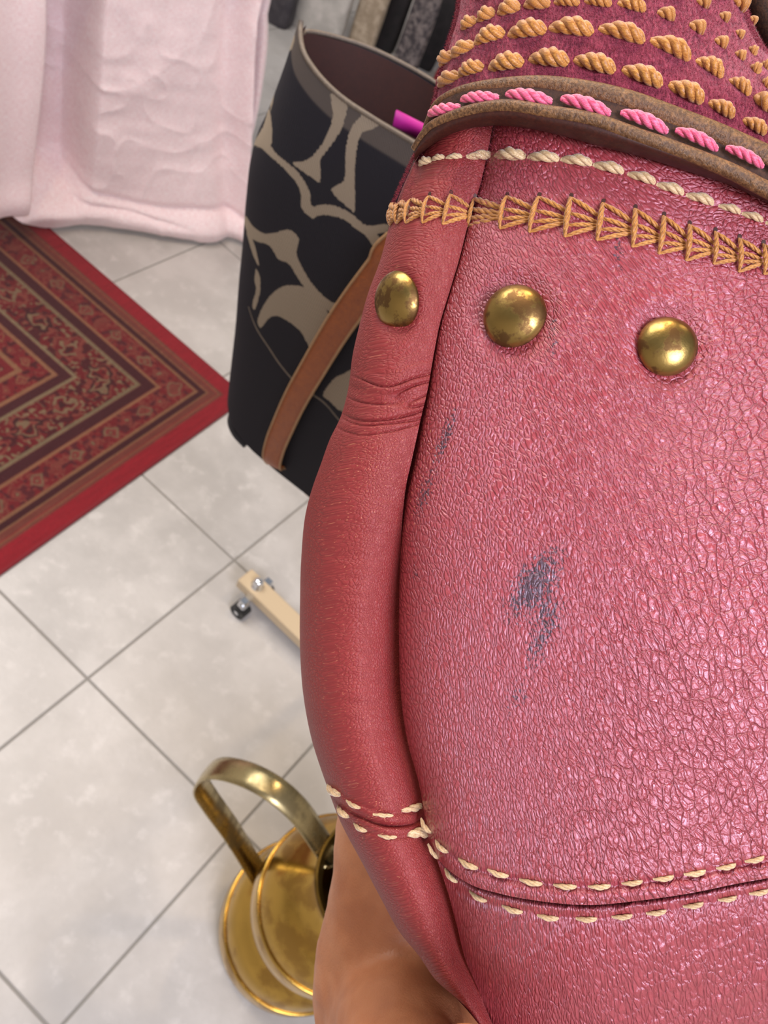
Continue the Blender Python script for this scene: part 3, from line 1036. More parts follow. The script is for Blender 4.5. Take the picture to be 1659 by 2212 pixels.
def soft_bag(name, label, cat, px, py, base_px, base_py, w, d, h, mat, seed, squash=0.35, yaw=0.0, lean=0.0, strap=None, sharp=2.6):
    base = on_z(float(base_px), float(base_py), 0.0)
    root = empty(name, (base[0], base[1], 0.0)); tag(root, label, cat, 'bags standing on the floor beyond the tote')
    r = np.random.default_rng(seed)
    nz_, na = 40, 56
    t = np.linspace(0, 1, nz_)[:, None]; a_ = np.linspace(0, 2*np.pi, na, endpoint=False)[None, :]
    prof_ = (1-np.clip((t-(1-squash))/squash, 0, 1)**sharp*0.55)*(1-0.12*np.exp(-t/0.05))
    ex = 0.55
    X = np.sign(np.cos(a_))*np.abs(np.cos(a_))**ex*w/2*prof_*(1+0.05*(vnoise(a_*2, t*5, seed)-0.5))
    Y = np.sign(np.sin(a_))*np.abs(np.sin(a_))**ex*d/2*(1-0.75*t**2)*(1+0.15*(vnoise(a_*2, t*6, seed+3)-0.5))
    Zc = t*h+0.0*a_+0.006*(vnoise(a_*1.3, t*2, seed+5)-0.5)*t
    cz, sz_ = math.cos(yaw), math.sin(yaw)
    Pg = np.stack([base[0]+X*cz-Y*sz_+lean*t, base[1]+X*sz_+Y*cz, Zc+0.001], -1)
    caps = Pg
    o_ = grid_obj('body', caps, mat, root, cv=True); fix_normals(o_)
    for lvl, nm in ((0, 'base'), (-1, 'top_closure')):
        ring = Pg[lvl]; c_ = ring.mean(0); V_ = np.concatenate([ring, [c_]])
        F_ = np.array([[i, (i+1) % na, na] for i in range(na)])
        mesh_obj(nm, V_, F_, mat, root)
    if strap:
        m_, hh = strap
        l_ = Pg[-1, na//2]*0.8+Pg[-1].mean(0)*0.2; r_ = Pg[-1, 0]*0.8+Pg[-1].mean(0)*0.2
        pth = spline([l_-[0, 0, 0.02], l_+[0, 0, hh*0.5], (l_+r_)/2+[0, 0, hh], r_+[0, 0, hh*0.5], r_-[0, 0, 0.02]], 30)
        mobj('handle', sweep(pth, np.array([sz_, -cz, 0.0]), circ(0.006, 8, 0.004)), m_, root)
    adopt(root)
    return root


def noisy(name, a_, b_, sc, rough=0.8):
    m = Mat(name); o_ = m.coord('Object'); n_ = m.noise(o_, sc, 4, 0.6)
    m.base(Base_Color=m.mix(m.smooth(n_, 0.35, 0.68), a_, b_), Roughness=rough, Normal=m.bump(n_, 0.002))
    return m.m


M_WHITE = noisy('off_white_leather', srgb(160, 156, 150), srgb(186, 180, 174), 14, 0.5)
M_BEIGE = noisy('beige_canvas', srgb(140, 124, 104), srgb(170, 154, 134), 40)
M_CHAR = noisy('charcoal_leather', srgb(46, 42, 48), srgb(64, 60, 64), 30, 0.6)
M_WOOL = noisy('grey_wool', srgb(52, 46, 50), srgb(116, 106, 104), 45)
M_BLACK = noisy('dark_gap_black', srgb(16, 12, 14), srgb(30, 24, 26), 30)  # black of the added shapes that darken the gaps between bags
M_REDF = noisy('dark_red_fabric', srgb(96, 10, 16), srgb(126, 16, 22), 30)
M_PURP = noisy('dark_purple_fabric', srgb(30, 20, 34), srgb(52, 36, 56), 30)
M_GREEN = noisy('dark_green_strap', srgb(44, 42, 26), srgb(66, 60, 40), 30)

# ================================================================== BRASS JUG
jb = on_z(631., 2004., 0.0)
jug = empty('brass_jug', (jb[0], jb[1], 0)); tag(jug, 'polished brass jug with tall flat loop handle standing on the tiles', 'jug')
pr = spline([(0.001, 0.002), (0.06, 0.001), (0.112, 0.002), (0.129, 0.012), (0.134, 0.035), (0.132, 0.07), (0.124, 0.11), (0.104, 0.142), (0.096, 0.155)], 60)
v1_ = lathe(pr, 96, tuple(jb))
mobj('base_tier', v1_, M_JUG, jug)
pr = spline([(0.094, 0.152), (0.099, 0.158), (0.103, 0.163), (0.108, 0.175), (0.117, 0.205), (0.124, 0.24), (0.124, 0.27), (0.117, 0.305), (0.102, 0.335), (0.085, 0.36), (0.073, 0.385), (0.069, 0.405), (0.071, 0.425), (0.082, 0.445)], 90)
mobj('body', lathe(pr, 96, tuple(jb)), M_JUG, jug)
for zr, rr in ((0.155, 0.0985), (0.285, 0.1225), (0.075, 0.1320)):
    a_ = np.linspace(0, 2*np.pi, 80)
    ring = np.stack([jb[0]+rr*np.cos(a_), jb[1]+rr*np.sin(a_), 0*a_+zr], -1)
    mobj('moulding_ring', sweep(ring, np.array([0, 0, 1.0]), circ(0.003, 8)), M_JUG, jug)
pr = spline([(0.082, 0.445), (0.0855, 0.449), (0.084, 0.452), (0.080, 0.450), (0.068, 0.425), (0.066, 0.405), (0.070, 0.385), (0.098, 0.335), (0.115, 0.27), (0.095, 0.20), (0.05, 0.15), (0.001, 0.14)], 70)
mobj('mouth_and_interior', lathe(pr, 96, tuple(jb)), M_JUG_IN, jug)
HAZ = math.radians(178)
hd_ = np.array([math.cos(HAZ), math.sin(HAZ), 0]); hnn = np.array([-hd_[1], hd_[0], 0])
hpix = np.array([(568, 1905), (545, 1868), (500, 1795), (455, 1732), (434, 1695), (446, 1668), (480, 1660), (540, 1676), (600, 1710), (650, 1757), (690, 1815), (712, 1850)], float)
hpts = np.array([on_plane(p[0], p[1], jb, hnn) for p in hpix])
hpts = spline(hpts, 90)
tang = np.gradient(hpts, axis=0); tang /= np.linalg.norm(tang, axis=1, keepdims=True)
hn2 = np.cross(hnn, tang)
w = 0.0165
prof = [(-w, -0.0015), (0, -0.002), (w, -0.0015), (w*1.05, 0), (w, 0.0018), (w*0.5, 0.003), (0, 0.0034), (-w*0.5, 0.003), (-w, 0.0018), (-w*1.05, 0)]
mobj('handle', sweep(hpts, hn2, prof), M_HANDLE, jug)
for q in (hpts[0], hpts[-1]):
    mobj('handle_mount', boxvf(q, [hd_, hnn, [0, 0, 1]], [0.010, 0.014, 0.012], 0.004), M_HANDLE, jug)
adopt(jug)
print('jug handle pts', [(round(float((q-jb)@hd_), 3), round(float(q[2]), 3)) for q in hpts[::15]])


# soft bags and dark gap fillers standing on the floor beyond, cut by the top of the frame
soft_bag('white_handbag', 'off-white rounded handbag standing beyond the rim of the navy tote', 'bag', 0, 0, 678, 66, 0.24, 0.09, 0.34, M_WHITE, 3, yaw=0.2)
soft_bag('beige_bag', 'narrow beige canvas bag standing between white handbag and dark gap filler', 'bag', 0, 0, 779, 100, 0.115, 0.08, 0.34, M_BEIGE, 4, yaw=0.2, strap=(M_GREEN, 0.12))
soft_bag('charcoal_bag', 'charcoal leather bag standing beside the pink cloth left of white handbag', 'bag', 0, 0, 590, 42, 0.16, 0.09, 0.36, M_CHAR, 5, yaw=0.1)
soft_bag('dark_gap_filler', 'added black filler for the dark gap between beige bag and grey woollen bag', 'bag', 0, 0, 830, 104, 0.09, 0.07, 0.40, M_BLACK, 6, yaw=0.1)  # black shape added to darken the gap, not a bag of its own
soft_bag('grey_woollen_bag', 'mottled grey woollen bag standing between two dark gap fillers', 'bag', 0, 0, 866, 165, 0.11, 0.06, 0.40, M_WOOL, 7, yaw=-0.2)
soft_bag('dark_gap_filler', 'second added black filler for the dark gap right of the grey woollen bag', 'bag', 0, 0, 908, 140, 0.12, 0.07, 0.40, M_BLACK, 8, yaw=0.2)  # also an added black shape, standing for the dark gap here
soft_bag('red_bag', 'low dark red bag standing against the pink handbag edge', 'bag', 0, 0, 960, 215, 0.15, 0.08, 0.13, M_REDF, 9, yaw=0.1)
soft_bag('purple_bag', 'dark purple bag standing behind the low red bag', 'bag', 0, 0, 975, 120, 0.22, 0.10, 0.42, M_PURP, 10, yaw=0.2)

# ================================================================== PINK HANDBAG held close to the viewer
bag = empty('pink_handbag', tuple(C(1400., 1200., 0.19)))
tag(bag, 'pink pebbled leather handbag with brass rivets, burgundy suede yoke and ink stains, held up close', 'handbag')

S = pchip([285, 340, 400, 470, 560, 640, 700, 760, 850, 900, 950, 1000, 1050, 1100, 1200, 1300, 1400, 1500, 1600, 1693, 1740, 1794, 1858, 1923, 1996, 2085, 2121, 2180, 2300, 2500, 2800],
          [1062, 1051, 1037, 1015, 992, 968, 950, 938, 922, 910, 899, 888, 877, 871, 865, 862, 862, 866, 880, 905, 914, 921, 944, 966, 986, 1010, 1026, 1050, 1105, 1220, 1430])
L = pchip([250, 300, 330, 365, 400, 470, 560, 640, 700, 760, 850, 900, 950, 1000, 1050, 1100, 1200, 1300, 1400, 1500, 1600, 1689, 1774, 1867, 1943, 2016, 2065, 2121, 2157, 2195, 2250, 2400, 2800],
          [945, 922, 906, 888, 872, 846, 822, 793, 777, 763, 750, 736, 712, 694, 676, 662, 651, 648, 648, 655, 674, 703, 735, 784, 824, 865, 905, 945, 986, 1020, 1060, 1160, 1420])
TOPC = pchip([850, 905, 968, 1062, 1116, 1210, 1309, 1383, 1482, 1580, 1659, 2000, 3700], [330, 295, 272, 262, 264, 280, 306, 328, 360, 392, 428, 560, 900])
BOT = pchip([905, 920, 947, 1008, 1082, 1162, 1273, 1377, 1500, 1592, 1659, 1900, 2400, 3700], [1775, 1820, 1857, 1906, 1931, 1946, 1955, 1946, 1928, 1909, 1897, 1850, 1800, 1760])


def D0(x, y):
    x = np.asarray(x, float); y = np.asarray(y, float)
    d = 0.149+0.017*(np.clip(1460-x, 0, None)/600)**2+0.003*((y-1250)/800)**2
    d = d+0.05*(np.clip(x-2300, 0, None)/1400)**2+0.001*np.clip((x-1420)/500, 0, 2)**2
    d = d-0.0016*np.exp(-((x-1520)/240)**2-((y-1480)/300)**2)
    return d


RIV = [(1110, 681, 69), (1443, 747, 65)]
RIVG = (855, 650, 50)


def relief_front(x, y):
    """metres towards the viewer, from folds, dimples, seams"""
    h = np.zeros(np.broadcast(x, y).shape)
    for (rx, ry, rr) in RIV:
        q = np.hypot(x-rx, y-ry)
        h = h-0.0009*np.exp(-(np.clip(q-rr*0.9, 0, None)/24)**2)+0.00022*np.exp(-((q-rr-44)/22)**2)
    # soft undulation and creases fanning over the lower right
    h = h+0.0012*(fbm(x/260, y/300, 5, 2)-0.5)*sstep(950, 1250, x)
    k = sstep(1180, 1450, x)*sstep(760, 1100, y)*(1-sstep(1760, 1900, y))
    for a0, sc, am, sd in ((0.62, 80, 0.00014, 1), (0.95, 48, 0.00011, 2), (1.35, 90, 0.00013, 3), (0.75, 30, 0.00009, 4)):
        uu = x*math.sin(a0)-y*math.cos(a0); vv_ = x*math.cos(a0)+y*math.sin(a0)
        w_ = 70*(vnoise(uu/200, vv_/200, 50+sd)-0.5)
        n = vnoise((uu+w_)/sc, vv_/(sc*3.6), 60+sd)
        h = h-am*(1-np.abs(n*2-1))**6*k
    # vertical pulls above the bottom seam and fine creases across the left
    n = vnoise(x/34+0.8*vnoise(x/90, y/90, 3), (y+x*0.15)/190, 71)
    h = h+0.00022*(n-0.5)*sstep(1450, 1750, y)*(1-sstep(1880, 1950, y))
    n = vnoise((x*0.6+y*0.8)/22, (x*0.8-y*0.6)/150, 75)
    h = h+0.00012*(n-0.5)*(1-sstep(1000, 1200, x))*sstep(1100, 1400, y)
    # raised band above the cross stitch
    yc = CROSSY(x)
    h = h-0.00035*np.exp(-((y-yc)/26)**2)
    h = h-0.00030*np.exp(-((y-CREAMY(x))/11)**2)
    h = h-0.0008*np.exp(-((y-(BOT(x)-38))/8)**2)
    h = h+0.0004*np.exp(-((y-(BOT(x)-14))/12)**2)
    return h


def DF(x, y):
    e = np.clip(x-S(y), 0, None)
    roll = 0.0065*np.exp(-e/30.)+0.003*np.exp(-e/80.)+0.002*np.exp(-e/8.)
    deep = 0.45+0.55*sstep(600, 1300, y)
    return D0(x, y)+roll*deep-relief_front(x, y)


CROSSY = pchip([850, 880, 915, 960, 1013, 1085, 1153, 1227, 1300, 1375, 1430, 1485, 1545, 1600, 1659, 2000, 3700],
               [462, 460, 455, 453, 458, 461, 465, 474, 482, 494, 506, 521, 535, 548, 558, 640, 900])
CREAMY = pchip([905, 946, 981, 1035, 1102, 1173, 1245, 1314, 1386, 1447, 1511, 1576, 1625, 1659, 2000, 3700],
               [352, 341, 338, 337, 336, 341, 348, 363, 385, 407, 430, 452, 469, 477, 590, 850])
GRV = pchip([690, 707, 738, 781, 830, 886, 916, 960], [1690, 1710, 1740, 1765, 1782, 1780, 1770, 1755])

GB = 0.022


def gus_frame(y):
    s = S(y); l = L(y); W = s-l
    x0 = s-0.30*W
    a_ = 0.70*W
    dm = D0(s, y)+0.0035+0.003*sstep(900, 1500, y)
    b_ = np.clip(W/215, 0.08, 1.0)*GB
    return s, l, W, x0, a_, dm, b_


def relief_gus(x, y):
    h = np.zeros(np.broadcast(x, y).shape)
    s, l, W, x0, a_, dm, b_ = gus_frame(y)
    u_ = (s-x)/np.clip(W, 1, None)
    # wrinkles under the rivet
    k = np.exp(-((y-860-20*u_)/75)**4)
    yy = y-18*np.sin(u_*3.0)+14*vnoise(x/60, y/60, 81)
    n = vnoise(x/130, yy/15, 83); n2 = vnoise(x/90, yy/27, 84)
    h = h+k*(0.0013*(n2-0.5)-0.0012*(1-np.abs(n*2-1))**4)
    # soft sideways folds lower down
    k2 = sstep(950, 1100, y)*(1-sstep(1600, 1690, y))
    yy = y+25*u_
    n = vnoise(x/120, yy/24, 86); n3 = vnoise(x/60, yy/10, 87)
    h = h+k2*(0.00024*(n-0.5)+0.00018*(n3-0.5))
    n = vnoise(x/10, (y+0.2*x)/90, 88)
    h = h+0.00016*(n-0.5)*(1-sstep(480, 620, y))
    q = np.hypot((x-RIVG[0])/42., (y-RIVG[1])/62.)
    h = h-0.0010*np.exp(-(np.clip(q-0.9, 0, None)/0.35)**2)
    h = h-0.00035*np.exp(-((y-CROSSY(x))/26)**2)-0.0003*np.exp(-((y-CREAMY(x))/11)**2)
    g = y-GRV(x)
    h = h-0.0012*np.exp(-(g/4.5)**2)+0.0004*np.exp(-((g+13)/8)**2)+0.0004*np.exp(-((g-13)/8)**2)
    h = h-0.0004*np.exp(-((g+27)/5)**2)-0.0004*np.exp(-((g-25)/5)**2)
    h = h+0.0016*(fbm(x/150, y/190, 91, 2)-0.5)*sstep(1000, 1200, y)
    return h


def DG(x, y):
    s, l, W, x0, a_, dm, b_ = gus_frame(y)
    t = np.clip((x0-x)/np.clip(a_, 1, None), 0, 0.999)
    d = dm+b_*(1-np.sqrt(1-t*t))
    cre = 0.0008+0.0085*sstep(950, 1350, y)
    d = d+cre*np.exp(-(np.clip(s-x, 0, None)/(15.+17*sstep(950, 1350, y)))**1.2)-relief_gus(x, y)
    return d


def DB(x, y):
    x = np.asarray(x, float); y = np.asarray(y, float)
    return np.where(x >= S(y), DF(x, y), DG(x, y))


PXU = 1700/0.15     # pixels per metre on the bag
# --- front panel
un = np.concatenate([np.linspace(0, 0.06, 34)[:-1], np.linspace(0.06, 0.31, 330)[:-1], np.linspace(0.31, 1, 60)])
vn = np.concatenate([[-0.04], np.linspace(0, 1, 560)])
U, Vv = np.meshgrid(un, vn, indexing='ij')
XR = 3600.0
y = np.full(U.shape, 1000.0)+Vv*700
for _ in range(12):
    x = S(y)+(XR-S(y))*U
    y = TOPC(x)*(1-Vv)+BOT(x)*Vv
x = S(y)+(XR-S(y))*U
P = C(x, y, DF(x, y))


def cell_map(x, lo, hi, c0, c1):
    """integral of 1/cell size, cell size blending c0 -> c1 between lo and hi"""
    g = np.linspace(-600, 4000, 3500)
    c = c0+(c1-c0)*sstep(lo, hi, g)
    I = np.concatenate([[0], np.cumsum((g[1:]-g[:-1])/c[:-1])])
    return np.interp(x, g, I)


def grain_uv(x, y):
    wx = 60*(vnoise(x/330, y/330, 101)-0.5); wy = 60*(vnoise(x/330, y/330, 102)-0.5)
    uu = cell_map(x+wx-0.10*(y-1100), 950, 1550, 8.5, 17.0)
    vv_ = cell_map(y+wy+0.25*x*(1-sstep(1000, 1500, x)), 500, 1650, 13.0, 21.0)
    return np.stack([uu, vv_], -1)


def blob(x, y, cx_, cy_, rx, ry, ang_=0.0):
    c_, s_ = math.cos(ang_), math.sin(ang_)
    dx, dy = x-cx_, y-cy_
    a_ = (dx*c_+dy*s_)/rx; b_ = (-dx*s_+dy*c_)/ry
    return np.exp(-(a_*a_+b_*b_))


stain = (0.80*blob(x, y, 1150, 1262, 88, 36, -0.95)+0.42*blob(x, y, 1185, 1325, 34, 60, 0.1)+0.40*blob(x, y, 1160, 1400, 26, 70, 0.35)
         + 0.34*blob(x, y, 1112, 1510, 24, 40, 0.5)+0.62*blob(x, y, 962, 945, 13, 62, 0.35)+0.52*blob(x, y, 915, 1075, 14, 55, 0.30)
         + 0.40*blob(x, y, 897, 1238, 7, 22, 0)+0.34*blob(x, y, 1195, 725, 16, 60, 0.1)+0.36*blob(x, y, 1337, 545, 14, 52, 0.0)+0.3*blob(x, y, 1110, 1740, 8, 10))
stain = np.clip(stain, 0, 0.85)
wear = 0.75*blob(x, y, 925, 1010, 40, 150, 0.2)+0.35*(1-sstep(0, 200, x-S(y)))+0.9*blob(x, y, 1110, 1945, 80, 30)
o = grid_obj('front_panel', P, M_LEATHER, bag, uv=grain_uv(x, y), attrs={'stain': stain, 'wear': wear, 'crack': 0.12+0.88*sstep(1150, 1500, x+0.35*(y-1250))})
fix_normals(o); FRONT = o

# --- lower panel (below the bottom seam)
un = np.concatenate([np.linspace(0, 0.31, 260)[:-1], np.linspace(0.31, 1, 40)])
vn = np.concatenate([np.linspace(0, 0.62, 190)[:-1], np.linspace(0.62, 1.0, 40)])
U, Vv = np.meshgrid(un, vn, indexing='ij')
y = np.full(U.shape, 1900.0)+Vv*700
for _ in range(14):
    x = S(y)+(XR-S(y))*U
    y = BOT(x)*(1-Vv)+2750.0*Vv
x = S(y)+(XR-S(y))*U


def DLow(x, y):
    e = np.clip(x-S(y), 0, None)
    g = y-BOT(x)
    d = D0(x, np.minimum(y, 1950))+0.0075*np.exp(-e/45.)*0.8+0.004*np.exp(-e/120.)+0.0004
    d = d+0.010*np.clip(g/300, 0, 4)**1.6
    d = d+0.0007*np.exp(-np.clip(g, 0, None)/5.)+0.0004*np.exp(-((g-28)/9)**2)-0.0003*np.exp(-((g-12)/9)**2)
    n = vnoise((x*0.5+y*0.85)/30+0.6*vnoise(x/80, y/80, 7), (x*0.85-y*0.5)/130, 111)
    d = d-0.00020*(n-0.5)-0.00028*(1-np.abs(n*2-1))**4-0.0012*(fbm(x/240, y/200, 113, 2)-0.5)
    return d


P = C(x, y, DLow(x, y))
wear2 = 0.9*blob(x, y, 1110, 1960, 90, 26)+0.25*(1-sstep(0, 200, x-S(y)))
o = grid_obj('lower_panel', P, M_LEATHER, bag, uv=grain_uv(x, y)*np.array([1.35, 0.75]), attrs={'wear': wear2, 'stain': 0*x, 'crack': 0*x+0.35})
fix_normals(o); LOWER = o

# --- side gusset, wrapping round to the back
th1 = np.linspace(0, 1, 60)[:-1]      # seam -> crest (flat part)
th2 = np.linspace(0, np.pi/2, 90)[:-1]
th3 = np.linspace(np.pi/2, 2.6, 30)
yg = np.concatenate([np.linspace(262, 700, 130)[:-1], np.linspace(700, 1000, 160)[:-1], np.linspace(1000, 1690, 240)[:-1], np.linspace(1690, 1850, 90)[:-1], np.linspace(1850, 2760, 120)])
s, l, W, x0, a_, dm, b_ = gus_frame(yg)
xs_ = []; ds_ = []
for t in th1:
    xx = s-0.30*W*t; xs_.append(xx); ds_.append(DG(xx, yg))
for t in th2:
    xx = x0-a_*np.sin(t); xs_.append(xx); ds_.append(dm+b_*(1-np.cos(t))-relief_gus(xx, yg)*np.cos(t)**0.3+(0.0008+0.0085*sstep(950, 1350, yg))*np.exp(-(np.clip(s-xx, 0, None)/(15.+17*sstep(950, 1350, yg)))**1.2))
for t in th3:
    xx = x0-a_*np.sin(t); xs_.append(xx); ds_.append(dm+b_*(1-np.cos(t))+0.006*(t-np.pi/2))
xs_ = np.array(xs_); ds_ = np.array(ds_); ys_ = np.tile(yg, (len(xs_), 1))
P = C(xs_, ys_, ds_)
GBACK = P[-1]
guv = np.stack([cell_map(xs_-0.1*ys_, 0, 1, 12, 12)+np.maximum(0, ds_-0.165)*800, cell_map(ys_+0.2*xs_, 0, 1, 12.0, 12.0)], -1)
wearg = 0.55*blob(xs_, ys_, 830, 1030, 60, 110)+0.35+0.4*blob(xs_, ys_, 800, 1760, 90, 40)
o = grid_obj('side_gusset', P, M_GUSSET, bag, uv=guv, attrs={'wear': wearg, 'stain': 0*xs_, 'crack': 0*xs_+0.1})
fix_normals(o); GUS = o

# --- back panel closing the body on the far side
rows = np.linspace(0, len(yg)-1, 60).astype(int)
bp = []
for r_ in rows:
    A_ = GBACK[r_]; yy = yg[r_]
    ax_px = CXP+F_PX*((A_-CAM)@RX)/((A_-CAM)@FW)
    pts = [A_, C(ax_px+45., yy+3, 0.222), C(1500., yy+10, 0.235), C(2300., yy+20, 0.245), C(3100., yy+30, 0.235), C(XR+60, min(max(yy, float(TOPC(XR))), 2750), 0.215)]
    bp.append(spline(pts, 50))
o = grid_obj('back_panel', np.array(bp), M_GUSSET, bag, attrs={}, uv=None); fix_normals(o)
# --- far side gusset
ye = np.linspace(float(TOPC(XR)), 2750, 30)
ya = np.linspace(yg[0], 2750, 30)
sd = np.array([spline([C(XR, q_, DF(XR, min(q_, 1760)) if q_ < 1760 else DLow(XR, q_)), C(XR+90, q_, 0.205), C(XR+60, q_, 0.215)], 12) for q_ in ye])
o = grid_obj('side_gusset', sd, M_GUSSET, bag); fix_normals(o)
# --- base
lowx = np.linspace(S(2750.), XR, 40)
bs = np.array([spline([C(x_, 2750., DLow(x_, 2750.)), C(x_+40, 2790., 0.5*(DLow(x_, 2750.)+0.235)), C(x_+60, 2755., 0.235)], 12) for x_ in lowx])
o = grid_obj('base_panel', bs, M_GUSSET, bag); fix_normals(o)

# --- rivets
def surf_n(fn, x, y, e=14.0):
    a1 = C(x+e, y, fn(x+e, y)); a0 = C(x-e, y, fn(x-e, y)); b1 = C(x, y+e, fn(x, y+e)); b0 = C(x, y-e, fn(x, y-e))
    n = np.cross(a1-a0, b1-b0); n /= np.linalg.norm(n)
    if n@(CAM-a0) < 0: n = -n
    return n


def rivet(cx_, cy_, D, rad, n):
    t1 = np.cross(n, UY); t1 /= np.linalg.norm(t1); t2 = np.cross(n, t1)
    c = C(cx_, cy_, D)
    pf = [(0.02, 0.47), (0.25, 0.455), (0.5, 0.40), (0.72, 0.30), (0.88, 0.17), (0.97, 0.04), (1.0, -0.04), (0.985, -0.12), (0.9, -0.16)]
    pf = spline(pf, 28)
    a_ = np.linspace(0, 2*np.pi, 56, endpoint=False)
    V_ = []
    for (r_, h_) in pf:
        dent = 1+0.012*np.sin(a_*3+cx_)*r_
        V_.append(c+rad*(r_*dent[:, None]*(np.cos(a_)[:, None]*t1+np.sin(a_)[:, None]*t2)+h_*n))
    V_.append(np.tile(c+rad*0.472*n, (56, 1)))
    V_ = [V_[-1]]+V_[:-1]
    return np.array(V_)


for (rx, ry, rr) in RIV:
    dd = float(D0(rx, ry))
    nn = surf_n(lambda a, b: D0(a, b), rx, ry, 40)
    o = grid_obj('rivet', rivet(float(rx), float(ry), dd+0.0002, rr/1700*dd, nn), M_RIVET, bag, cv=True); fix_normals(o)
rx, ry, rr = RIVG
dd = float(DG(rx, ry))-0.0007
nn = surf_n(lambda a, b: DG(a, b), 855., 585., 25)
tl_ = (C(rx+10., ry, 0.16)-C(rx-10., ry, 0.16)); tl_ /= np.linalg.norm(tl_)
vd = CAM-C(rx, ry, dd); vd /= np.linalg.norm(vd)
nn = 0.72*vd-0.69*tl_; nn /= np.linalg.norm(nn)
o = grid_obj('rivet', rivet(float(rx), float(ry), dd, 62/1700*dd, nn), M_RIVET, bag, cv=True); fix_normals(o)


# --- twisted thread stitches
def rope_mesh(name, mat, strands=3, rad=0.16, arc=0.16, turns=1.6, seg=18, nside=7, sub=0.09, skew=1.0):
    """one stitch: x 0..1 along, z out"""
    parts = []
    for k in range(strands):
        t = np.linspace(0, 1, seg)
        tw_ = t**skew
        env = np.clip(np.sin(np.pi*np.clip(tw_*0.94+0.03, 0, 1)), 0, 1)**0.5
        ph = 2*np.pi*(turns*t+k/strands)
        yy = np.cos(ph)*sub*env; zz_ = np.sin(ph)*sub*env+arc*np.sin(np.pi*tw_)**0.7-0.06*(1-env)
        pth = np.stack([t, yy, zz_], -1)
        V_, F_ = sweep(pth, np.array([0.0, 0, 1]), circ(rad*0.62, nside), scale=0.45+0.55*env)
        parts.append((V_, F_))
    V_, F_ = clean(*merge(parts))
    me_o = mesh_obj(name, V_, F_, mat, None)
    me = me_o.data
    bpy.data.objects.remove(me_o)
    return me


ME_GOLD = rope_mesh('gold_stitch', M_GOLD, 3, 0.15, 0.13, 1.25, 20, 7, 0.085, 1.3)
ME_GOLD_S = rope_mesh('short_gold_stitch', M_GOLD, 3, 0.26, 0.22, 0.8, 14, 7, 0.15, 1.25)
ME_CREAM = rope_mesh('cream_stitch', M_CREAM, 3, 0.13, 0.11, 0.8, 16, 7, 0.07, 1.3)
ME_PINK = rope_mesh('pink_stitch', M_PINKT, 3, 0.13, 0.10, 1.4, 20, 7, 0.075)


def place(me, pa, pb, n, parent, wscale=1.0, name='stitch', lift=0.0):
    ax = pb-pa; ln = np.linalg.norm(ax); ax = ax/ln
    z = n-ax*(n@ax); z /= np.linalg.norm(z); yv = np.cross(z, ax)
    o = bpy.data.objects.new(name, me); COL.objects.link(o)
    if parent: o.parent = parent
    m = Matrix.Identity(4); p = pa+n*lift
    for i in range(3):
        m[i][0] = ax[i]*ln; m[i][1] = yv[i]*ln*wscale; m[i][2] = z[i]*ln*wscale; m[i][3] = p[i]
    o.matrix_world = m; o.matrix_basis = m
    return o


def stitch_row(me, cen, fn, parent, fill=0.92, ws=1.0, lift=0.0, tilt=0.0, first_len=None):
    c = np.array(cen, float)
    for i in range(len(c)):
        pv = c[i-1] if i > 0 else 2*c[i]-c[i+1]
        nx = c[i+1] if i < len(c)-1 else 2*c[i]-c[i-1]
        hv = np.minimum(np.hypot(*(c[i]-pv)), np.hypot(*(nx-c[i])))/2*fill
        d_ = (nx-pv); d_ /= np.hypot(*d_)
        if tilt:
            d_ = np.array([d_[0]*math.cos(tilt)-d_[1]*math.sin(tilt), d_[0]*math.sin(tilt)+d_[1]*math.cos(tilt)])
        j = 1+0.05*(random.random()-0.5)
        a_ = c[i]-d_*hv*j; b_ = c[i]+d_*hv*j
        pa = C(a_[0], a_[1], fn(a_[0], a_[1])); pb = C(b_[0], b_[1], fn(b_[0], b_[1]))
        n = surf_n(fn, c[i][0], c[i][1], 12.0)
        place(me, pa, pb, n, parent, ws, lift=lift)


def m1(p): return [(840+x_*0.4937, y_*0.4937) for x_, y_ in p]


def m8(p): return [(640+x_*0.6142, 1550+y_*0.6142) for x_, y_ in p]


stitch_row(ME_CREAM, m1([(160, 712), (215, 694), (285, 688), (395, 684)]), lambda a, b: DG(a, b), GUS, 0.98, 1.25)
stitch_row(ME_CREAM, m1([(530, 682), (675, 692), (820, 707), (960, 737), (1105, 780), (1230, 827), (1360, 872), (1490, 915), (1590, 950), (1700, 992), (1810, 1030)]), lambda a, b: DF(np.maximum(a, S(b)+1), b), FRONT, 0.92, 1.2)
stitch_row(ME_CREAM, m8([(132, 254), (200, 305), (305, 343), (405, 318)]), DG, GUS, 0.66, 0.75)
stitch_row(ME_CREAM, m8([(165, 330), (225, 385), (320, 416), (430, 405)]), DG, GUS, 0.66, 0.95)
fF = lambda a, b: DF(np.maximum(a, S(b)+1), b)
fL = lambda a, b: DLow(np.maximum(a, S(b)+1), b)
stitch_row(ME_CREAM, m8([(457, 380), (512, 452), (605, 512), (710, 545), (825, 576), (945, 590), (1065, 591), (1180, 578), (1290, 562), (1400, 544), (1510, 522), (1610, 497), (1710, 470), (1810, 448)]), fF, FRONT, 0.66, 0.95, 0.0001)
stitch_row(ME_CREAM, m8([(482, 470), (545, 555), (640, 627), (760, 672), (885, 700), (1020, 706), (1145, 697), (1265, 683), (1395, 657), (1515, 635), (1625, 612), (1735, 588)]), fL, LOWER, 0.58, 0.95, 0.0001)

